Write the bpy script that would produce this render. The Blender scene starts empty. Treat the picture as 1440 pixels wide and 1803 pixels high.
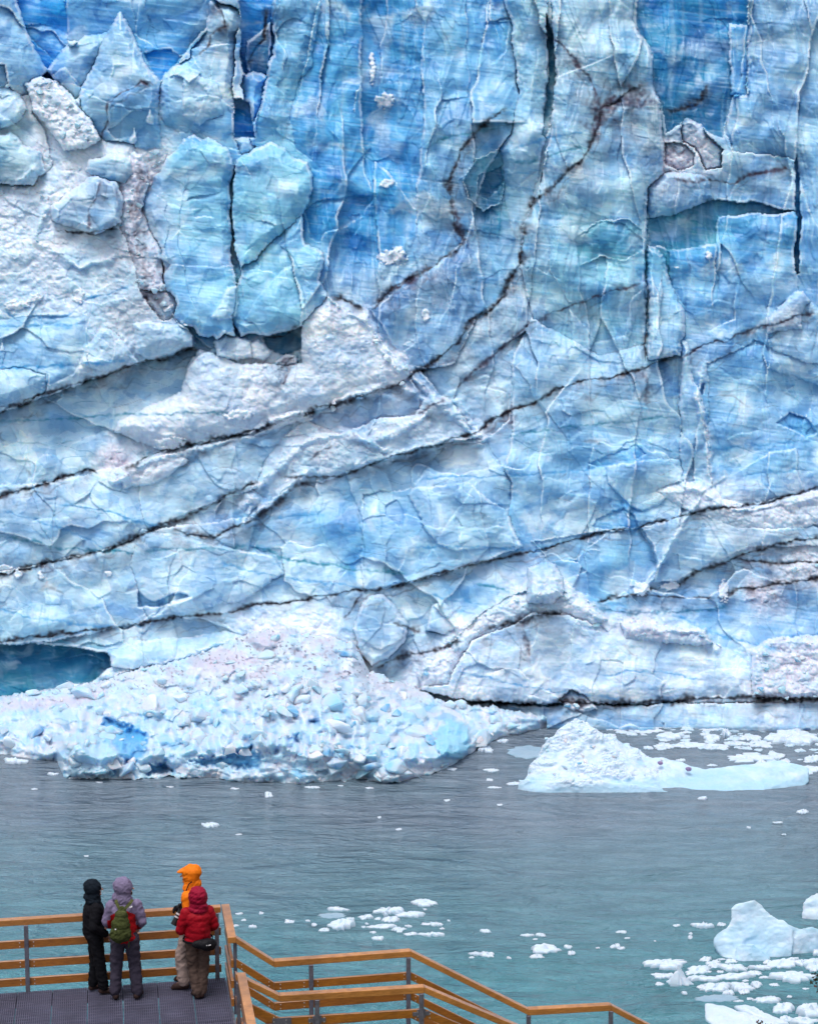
import bpy, bmesh, math, random, functools
import numpy as np
from mathutils import Vector, Matrix

random.seed(7)
SC = bpy.context.scene
COL = SC.collection
# ------------------------------------------------------------ camera
FPX = 3000.0; CX = 720.0; CY = 901.5; YHOR = 500.0
PITCH = math.atan((CY - YHOR) / FPX)
YW = 170.0                                  # distance of the ice front
def ray(px, py):
    a = (px - CX) / FPX; b = (CY - py) / FPX
    c, s = math.cos(PITCH), math.sin(PITCH)
    return a, c + b * s, -s + b * c          # X, Y (forward), Z
_r = ray(720, 1277)
HC = -_r[2] / _r[1] * YW                     # camera height over the lake
def onz(px, py, z=0.0):
    a, b, c = ray(px, py); t = (z - HC) / c
    return Vector((a * t, b * t, z))
def ony(px, py, Y):
    a, b, c = ray(px, py); t = Y / b
    return Vector((a * t, Y, HC + c * t))
def proj(P):
    c, s = math.cos(PITCH), math.sin(PITCH)
    y, z = P[1], P[2] - HC
    f = y * c - z * s; u = y * s + z * c
    return CX + FPX * P[0] / f, CY - FPX * u / f

cam = bpy.data.cameras.new("camera"); cam.sensor_width = 36; cam.sensor_fit = 'HORIZONTAL'
cam.lens = FPX / 1440 * 36; cam.clip_start = 0.5; cam.clip_end = 6000
cam.shift_y = 0.0
co = bpy.data.objects.new("camera", cam); COL.objects.link(co)
co.location = (0, 0, HC); co.rotation_euler = (math.pi / 2 - PITCH, 0, 0)
SC.camera = co

# ------------------------------------------------------------ helpers
def link(name, me, mats=None, parent=None, **kw):
    o = bpy.data.objects.new(name, me); COL.objects.link(o)
    if mats and me is not None:
        for m in (mats if isinstance(mats, (list, tuple)) else [mats]): me.materials.append(m)
    if parent is not None: o.parent = parent
    for k, v in kw.items(): o[k] = v
    return o
def bm_mesh(name, bm, smooth=False):
    me = bpy.data.meshes.new(name); bm.to_mesh(me); bm.free()
    if smooth:
        me.polygons.foreach_set('use_smooth', [True] * len(me.polygons))
    return me
def np_mesh(name, V, F, col=None, smooth=False):
    me = bpy.data.meshes.new(name)
    n, m, k = len(V), len(F), F.shape[1]
    me.vertices.add(n); me.vertices.foreach_set('co', np.ascontiguousarray(V, dtype=np.float32).ravel())
    me.loops.add(m * k); me.loops.foreach_set('vertex_index', np.ascontiguousarray(F, dtype=np.int32).ravel())
    me.polygons.add(m)
    me.polygons.foreach_set('loop_start', np.arange(0, m * k, k, dtype=np.int32))
    if smooth: me.polygons.foreach_set('use_smooth', np.ones(m, dtype=bool))
    me.update(calc_edges=True)
    if col is not None: set_col(me, col)
    return me
def set_col(me, col):
    a = me.color_attributes.new('tone', 'FLOAT_COLOR', 'POINT')
    c = np.ones((len(col), 4), dtype=np.float32); c[:, :col.shape[1]] = col
    a.data.foreach_set('color', c.ravel())
def verts_of(me):
    v = np.empty(len(me.vertices) * 3, dtype=np.float32); me.vertices.foreach_get('co', v); return v.reshape(-1, 3)
def normals_of(me):
    v = np.empty(len(me.vertices) * 3, dtype=np.float32); me.vertex_normals.foreach_get('vector', v); return v.reshape(-1, 3)

def s2l(c):
    c = np.asarray(c, dtype=float) / 255.0
    return np.where(c <= 0.04045, c / 12.92, ((c + 0.055) / 1.055) ** 2.4)
def sst(a, b, x):
    t = np.clip((x - a) / (b - a), 0, 1); return t * t * (3 - 2 * t)

# ------------------------------------------------------------ noise
@functools.lru_cache(None)
def _tab(seed):
    r = np.random.default_rng(seed)
    return r.random((256, 256)).astype(np.float32) * 2 * np.pi
def gnoise(x, y, seed=0):
    T = _tab(seed)
    xi = np.floor(x); yi = np.floor(y); fx = x - xi; fy = y - yi
    xi = xi.astype(int); yi = yi.astype(int)
    def g(dx, dy):
        a = T[(xi + dx) & 255, (yi + dy) & 255]
        return np.cos(a) * (fx - dx) + np.sin(a) * (fy - dy)
    u = fx ** 3 * (fx * (fx * 6 - 15) + 10); v = fy ** 3 * (fy * (fy * 6 - 15) + 10)
    return ((g(0, 0) * (1 - u) + g(1, 0) * u) * (1 - v) + (g(0, 1) * (1 - u) + g(1, 1) * u) * v) * 1.5
def fbm(x, y, o=4, seed=0, gain=0.5):
    s = 0; a = 1; t = 0
    for i in range(o):
        s = s + a * gnoise(x * 2 ** i + 17.3 * i, y * 2 ** i + 5.1 * i, seed + i * 13); t += a; a *= gain
    return s / t
def ridg(x, y, o=3, seed=0):
    s = 0; a = 1; t = 0
    for i in range(o):
        s = s + a * (1 - 2 * np.abs(gnoise(x * 2 ** i + 3.3 * i, y * 2 ** i, seed + i * 7))); t += a; a *= .5
    return s / t
def worley(x, y, seed=0):
    r = np.random.default_rng(seed); JX = r.random((256, 256)); JY = r.random((256, 256))
    R1 = r.random((256, 256)); R2 = r.random((256, 256)); R3 = r.random((256, 256))
    xi = np.floor(x).astype(int); yi = np.floor(y).astype(int)
    f1 = np.full(x.shape, 9.0); f2 = np.full(x.shape, 9.0)
    a = np.zeros(x.shape); b = np.zeros(x.shape); c = np.zeros(x.shape); ox = np.zeros(x.shape); oy = np.zeros(x.shape)
    for i in (-1, 0, 1):
        for j in (-1, 0, 1):
            cx = (xi + i) & 255; cy = (yi + j) & 255
            dx = x - (xi + i + JX[cx, cy]); dy = y - (yi + j + JY[cx, cy])
            d = np.sqrt(dx * dx + dy * dy); m = d < f1
            f2 = np.where(m, f1, np.minimum(f2, d)); f1 = np.where(m, d, f1)
            a = np.where(m, R1[cx, cy], a); b = np.where(m, R2[cx, cy], b); c = np.where(m, R3[cx, cy], c)
            ox = np.where(m, dx, ox); oy = np.where(m, dy, oy)
    return f1, f2, a, b, c, ox, oy
def facet(x, y, seed):                       # broken plates: a tilted plane per cell
    f1, f2, a, b, c, ox, oy = worley(x, y, seed)
    return (a - .5) * ox * 2 + (b - .5) * oy * 2 + (c - .5) * .7, f1, f2, c
def lump(x, y, seed):
    f1, f2, a, b, c, ox, oy = worley(x, y, seed)
    return np.sqrt(np.clip(1 - (f1 / .85) ** 2, 0, 1)) * (.4 + .6 * c), c
def pts(s):
    v = [float(q) for q in s.replace(',', ' ').split()]; return np.array(v).reshape(-1, 2)
def sdpoly(P, X, Y):                          # >0 inside
    d = np.full(X.shape, 1e9); ins = np.zeros(X.shape, bool); n = len(P)
    for i in range(n):
        ax, ay = P[i]; bx, by = P[(i + 1) % n]
        ex, ey = bx - ax, by - ay; L = ex * ex + ey * ey + 1e-9
        t = np.clip(((X - ax) * ex + (Y - ay) * ey) / L, 0, 1)
        d = np.minimum(d, (X - ax - t * ex) ** 2 + (Y - ay - t * ey) ** 2)
        c = ((ay > Y) != (by > Y)) & (X < (bx - ax) * (Y - ay) / (by - ay + 1e-12) + ax)
        ins ^= c
    d = np.sqrt(d); return np.where(ins, d, -d)
def dline(P, X, Y):                           # distance, signed side (below the line = +), arclength
    d = np.full(X.shape, 1e9); sd = np.zeros(X.shape); al = np.zeros(X.shape); acc = 0
    for i in range(len(P) - 1):
        ax, ay = P[i]; bx, by = P[i + 1]; ex, ey = bx - ax, by - ay; l = math.hypot(ex, ey) + 1e-9
        t0 = ((X - ax) * ex + (Y - ay) * ey) / (l * l); t = np.clip(t0, 0, 1)
        q = np.hypot(X - ax - t * ex, Y - ay - t * ey); m = q < d
        s = np.sign((Y - ay) * ex - (X - ax) * ey)
        d = np.where(m, q, d); sd = np.where(m, s, sd); al = np.where(m, acc + t * l, al); acc += l
    return d, sd, al, acc
# ------------------------------------------------------------ materials
def mat(name):
    m = bpy.data.materials.new(name); m.use_nodes = True
    nt = m.node_tree; b = nt.nodes['Principled BSDF']; return m, nt, b
def node(nt, t, **kw):
    n = nt.nodes.new(t)
    for k, v in kw.items():
        if k in n.inputs: n.inputs[k].default_value = v
        else: setattr(n, k, v)
    return n
def L(nt, a, b): nt.links.new(a, b)
def noise_tex(nt, scale, detail=4, rough=.55, stretch=(1, 1, 1), obj=False, dist=0):
    g = node(nt, 'ShaderNodeTexCoord') if obj else node(nt, 'ShaderNodeNewGeometry')
    mp = node(nt, 'ShaderNodeMapping'); mp.inputs['Scale'].default_value = stretch
    L(nt, g.outputs['Object' if obj else 'Position'], mp.inputs['Vector'])
    n = node(nt, 'ShaderNodeTexNoise', Scale=scale, Detail=detail, Roughness=rough, Distortion=dist)
    L(nt, mp.outputs[0], n.inputs['Vector']); return n
def ramp(nt, a, stops):
    r = node(nt, 'ShaderNodeValToRGB'); e = r.color_ramp.elements
    while len(e) < len(stops): e.new(.5)
    for k, (p, c) in enumerate(stops): e[k].position = p; e[k].color = (*c, 1) if len(c) == 3 else c
    L(nt, a, r.inputs[0]); return r
def mixc(nt, f, a, b, mode='MIX'):
    m = node(nt, 'ShaderNodeMix', data_type='RGBA', blend_type=mode)
    for k, v in ((0, f), (6, a), (7, b)):
        if hasattr(v, 'is_output') or hasattr(v, 'links'): L(nt, v, m.inputs[k])
        else: m.inputs[k].default_value = v if k == 0 else (*v, 1)
    return m.outputs[2]
def bump(nt, b, h, strength=.3, dist=.05):
    n = node(nt, 'ShaderNodeBump', Strength=strength, Distance=dist); L(nt, h, n.inputs['Height']); L(nt, n.outputs[0], b.inputs['Normal'])

def ice_mat(name, rough=.45, sss=.0, bs=.35):
    m, nt, b = mat(name)
    a = node(nt, 'ShaderNodeAttribute', attribute_name='tone')
    n = noise_tex(nt, 3.2, 6, .7)
    f = ramp(nt, n.outputs['Fac'], [(.25, (.93, .95, .97)), (.75, (1.06, 1.04, 1.02))])
    c = mixc(nt, 1.0, a.outputs['Color'], f.outputs[0], 'MULTIPLY')
    L(nt, c, b.inputs['Base Color'])
    b.inputs['Roughness'].default_value = rough; b.inputs['Specular IOR Level'].default_value = .35
    n2 = noise_tex(nt, 5.0, 7, .75); bump(nt, b, n2.outputs['Fac'], bs, .12)
    if sss:
        b.inputs['Subsurface Weight'].default_value = sss; b.inputs['Subsurface Radius'].default_value = (.35, .8, 1.0); b.inputs['Subsurface Scale'].default_value = .9
    return m
ICE = ice_mat('glacier_ice', .4, .65, .1)
SNOWICE = ice_mat('floating_ice', .4, .3, .2)

def simple(name, col, rough=.6, spec=.5, metal=0, nscale=0, namp=.12, bs=0, obj=True, detail=4, bdist=.01):
    m, nt, b = mat(name)
    b.inputs['Roughness'].default_value = rough; b.inputs['Metallic'].default_value = metal
    b.inputs['Specular IOR Level'].default_value = spec
    if nscale:
        n = noise_tex(nt, nscale, detail, .6, obj=obj)
        lo = tuple(x * (1 - namp) for x in col); hi = tuple(min(1, x * (1 + namp)) for x in col)
        r = ramp(nt, n.outputs['Fac'], [(.3, lo), (.7, hi)]); L(nt, r.outputs[0], b.inputs['Base Color'])
        if bs: bump(nt, b, n.outputs['Fac'], bs, bdist)
    else: b.inputs['Base Color'].default_value = (*col, 1)
    return m
def wood_mat(nm='varnished_wood', gain=(1, 1, 1)):
    m, nt, b = mat(nm)
    n = noise_tex(nt, 9, 5, .65, (1, 1, 6), obj=True, dist=.4)
    g = noise_tex(nt, 1.3, 3, .5, obj=True)
    r = ramp(nt, n.outputs['Fac'], [(.25, (.2, .06, .004)), (.5, (.36, .125, .008)), (.8, (.5, .19, .018))])
    r2 = ramp(nt, g.outputs['Fac'], [(.3, (.72, .7, .7)), (.7, (1.12, 1.1, 1.1))])
    L(nt, mixc(nt, 1.0, mixc(nt, 1.0, r.outputs[0], gain, 'MULTIPLY'), r2.outputs[0], 'MULTIPLY'), b.inputs['Base Color'])
    b.inputs['Roughness'].default_value = .42; b.inputs['Specular IOR Level'].default_value = .6
    b.inputs['Coat Weight'].default_value = .9; b.inputs['Coat Roughness'].default_value = .35; b.inputs['Coat IOR'].default_value = 1.6
    bump(nt, b, n.outputs['Fac'], .15, .004); return m
WOOD = wood_mat(); WOODTOP = wood_mat('skylit_wood', (1.35, 1.6, 5.0))  # second wood is a lighter copy, sky light on the top rails painted in
STEEL = simple('galvanised_steel', (.2, .2, .25), .5, .5, .55, 14, .3, .1)
GRATE = simple('grating_metal', (.06, .06, .1), .6, .4, .3, 2.2, .35, .0, obj=False, detail=8)
RIB = simple('grating_rib_metal', (.15, .145, .21), .5, .5, .3, 3, .35, obj=False, detail=8)
BOLT = simple('bolt_zinc', (.75, .72, .7), .35, .5, .6)
# ------------------------------------------------------------ glacier relief
PAL = dict(W=(228, 238, 252), w=(204, 204, 224), P=(182, 218, 241), L=(132, 192, 232), l=(152, 196, 232), B=(98, 180, 232),
           D=(52, 166, 236), T=(64, 156, 186), G=(128, 140, 168), C=(146, 208, 236), K=(38, 29, 40), Q=(14, 116, 158), k=(78, 66, 88),
           c=(96, 176, 226), b=(70, 166, 224), t=(32, 122, 164))
KA = 0.94
PALL = {k: s2l(v) * KA for k, v in PAL.items()}
ROWS = """
PDLLLLPDLLBbBBBPPPPbbblP
PDPPBBPDLBBBBBLPPPCbbBlP
WWPPPPPDLBBBLBLPPPPbBblP
PWPPLPLDLbBBLlLPPPPTbBlP
PWWPWCLLCBBBLlLPPPPwwPlP
WWWLwCCCCbBbLlTPPPPwPLlP
WWPPwCCCCbbBlLTPCPPCTBLl
WWPWwLCCCLBBllLPPTCTBBLl
PWPPwLCCLllPllLPPCPLLBll
PPPWWLLLLWWlllLPPPCPLLLP
LPPWPPPWPPPWlllPPPPClLLl
PPPPPPPWPPPWlllPPlPPLPPP
PPPPWPllWWwWWllPLLPPLLPB
PPPwPPPPWWlPPWPPLLBPLLBL
lPPPPPPlPPLPPPLPPPBPPWlW
lLlPPPlLPLLPLPLPPPLPPWWP
PPPPPPLPPPBPPPPlPLLPPPlW
PPPPWPPPPPPPPLPWWLLlllwl
TTPPPPPWWWPPPWPPPWWWLPll
TTTPPWWWWWWPWWPPPPPPPPWW
TWWWWWWWWWWWWWPPPPPPPPWW
WWWWWWWWWWWWWWPPPPPPPPWW
""".split()
def step_axis(lo, hi, s, far_lo, far_hi):
    a = list(np.arange(lo, hi + .01, s)); d = s
    L_ = []; x = lo
    while x > far_lo: d *= 1.12; x -= d; L_.append(x)
    d = s; x = hi; R_ = []
    while x < far_hi: d *= 1.12; x += d; R_.append(x)
    return np.array(L_[::-1] + a + R_)
STEP = 1.45
ua = step_axis(-30, 1470, STEP, -900, 2300)
va = step_axis(-30, 1390, STEP, -420, 1391)
U, V = np.meshgrid(ua, va)
NV, NU = U.shape
# ragged edges: outlines are looked up at slightly wandering coordinates
wx = fbm(U / 42, V / 42, 4, 1) * 6 + gnoise(U / 7, V / 7, 5) * 1.5
wy = fbm(U / 42, V / 42, 4, 2) * 6 + gnoise(U / 7, V / 7, 6) * 1.5
WU = U + wx; WV = V + wy
CU = U + gnoise(U / 34, V / 34, 8) * 4 + gnoise(U / 9, V / 9, 9) * 2.2
CV = V + gnoise(U / 34, V / 34, 10) * 4 + gnoise(U / 9, V / 9, 11) * 2.2

def cmap(X, Y):
    R, C = len(ROWS), 24
    g = np.array([[PALL[ch] for ch in r] for r in ROWS])
    x = np.clip(X / 60 - .5, 0, C - 1.001); y = np.clip(Y / 60 - .5, 0, R - 1.001)
    xi = x.astype(int); yi = y.astype(int); fx = sst(.12, .88, x - xi)[..., None]; fy = sst(.12, .88, y - yi)[..., None]
    return (g[yi, xi] * (1 - fx) + g[yi, xi + 1] * fx) * (1 - fy) + (g[yi + 1, xi] * (1 - fx) + g[yi + 1, xi + 1] * fx) * fy
MU = U + fbm(U / 55, V / 55, 4, 21) * 34; MV = V + fbm(U / 55, V / 55, 4, 22) * 34
RGB = cmap(MU, MV)
def wmap(chars):
    g = np.array([[1.0 if ch in chars else 0 for ch in r] for r in ROWS])
    x = np.clip(MU / 60 - .5, 0, 22.999); y = np.clip(MV / 60 - .5, 0, len(ROWS) - 1.001)
    xi = x.astype(int); yi = y.astype(int); fx = x - xi; fy = y - yi
    return (g[yi, xi] * (1 - fx) + g[yi, xi + 1] * fx) * (1 - fy) + (g[yi + 1, xi] * (1 - fx) + g[yi + 1, xi + 1] * fx) * fy
RUB = wmap('Ww')                              # where loose snowy rubble lies
# base batter of the wall (metres farther away than the water line)
BASE = np.interp(V, [-420, 0, 300, 560, 760, 900, 1080, 1200, 1280, 1400], [34, 21.5, 18.5, 15, 12.3, 9.5, 6, 3, 0, -1])
P = np.zeros(U.shape); RID = np.zeros(U.shape, int); LK = np.zeros(U.shape); SM = np.zeros(U.shape); LC3 = np.zeros(U.shape + (3,)); HARD = np.ones(U.shape)
PNAMES = ['']
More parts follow.
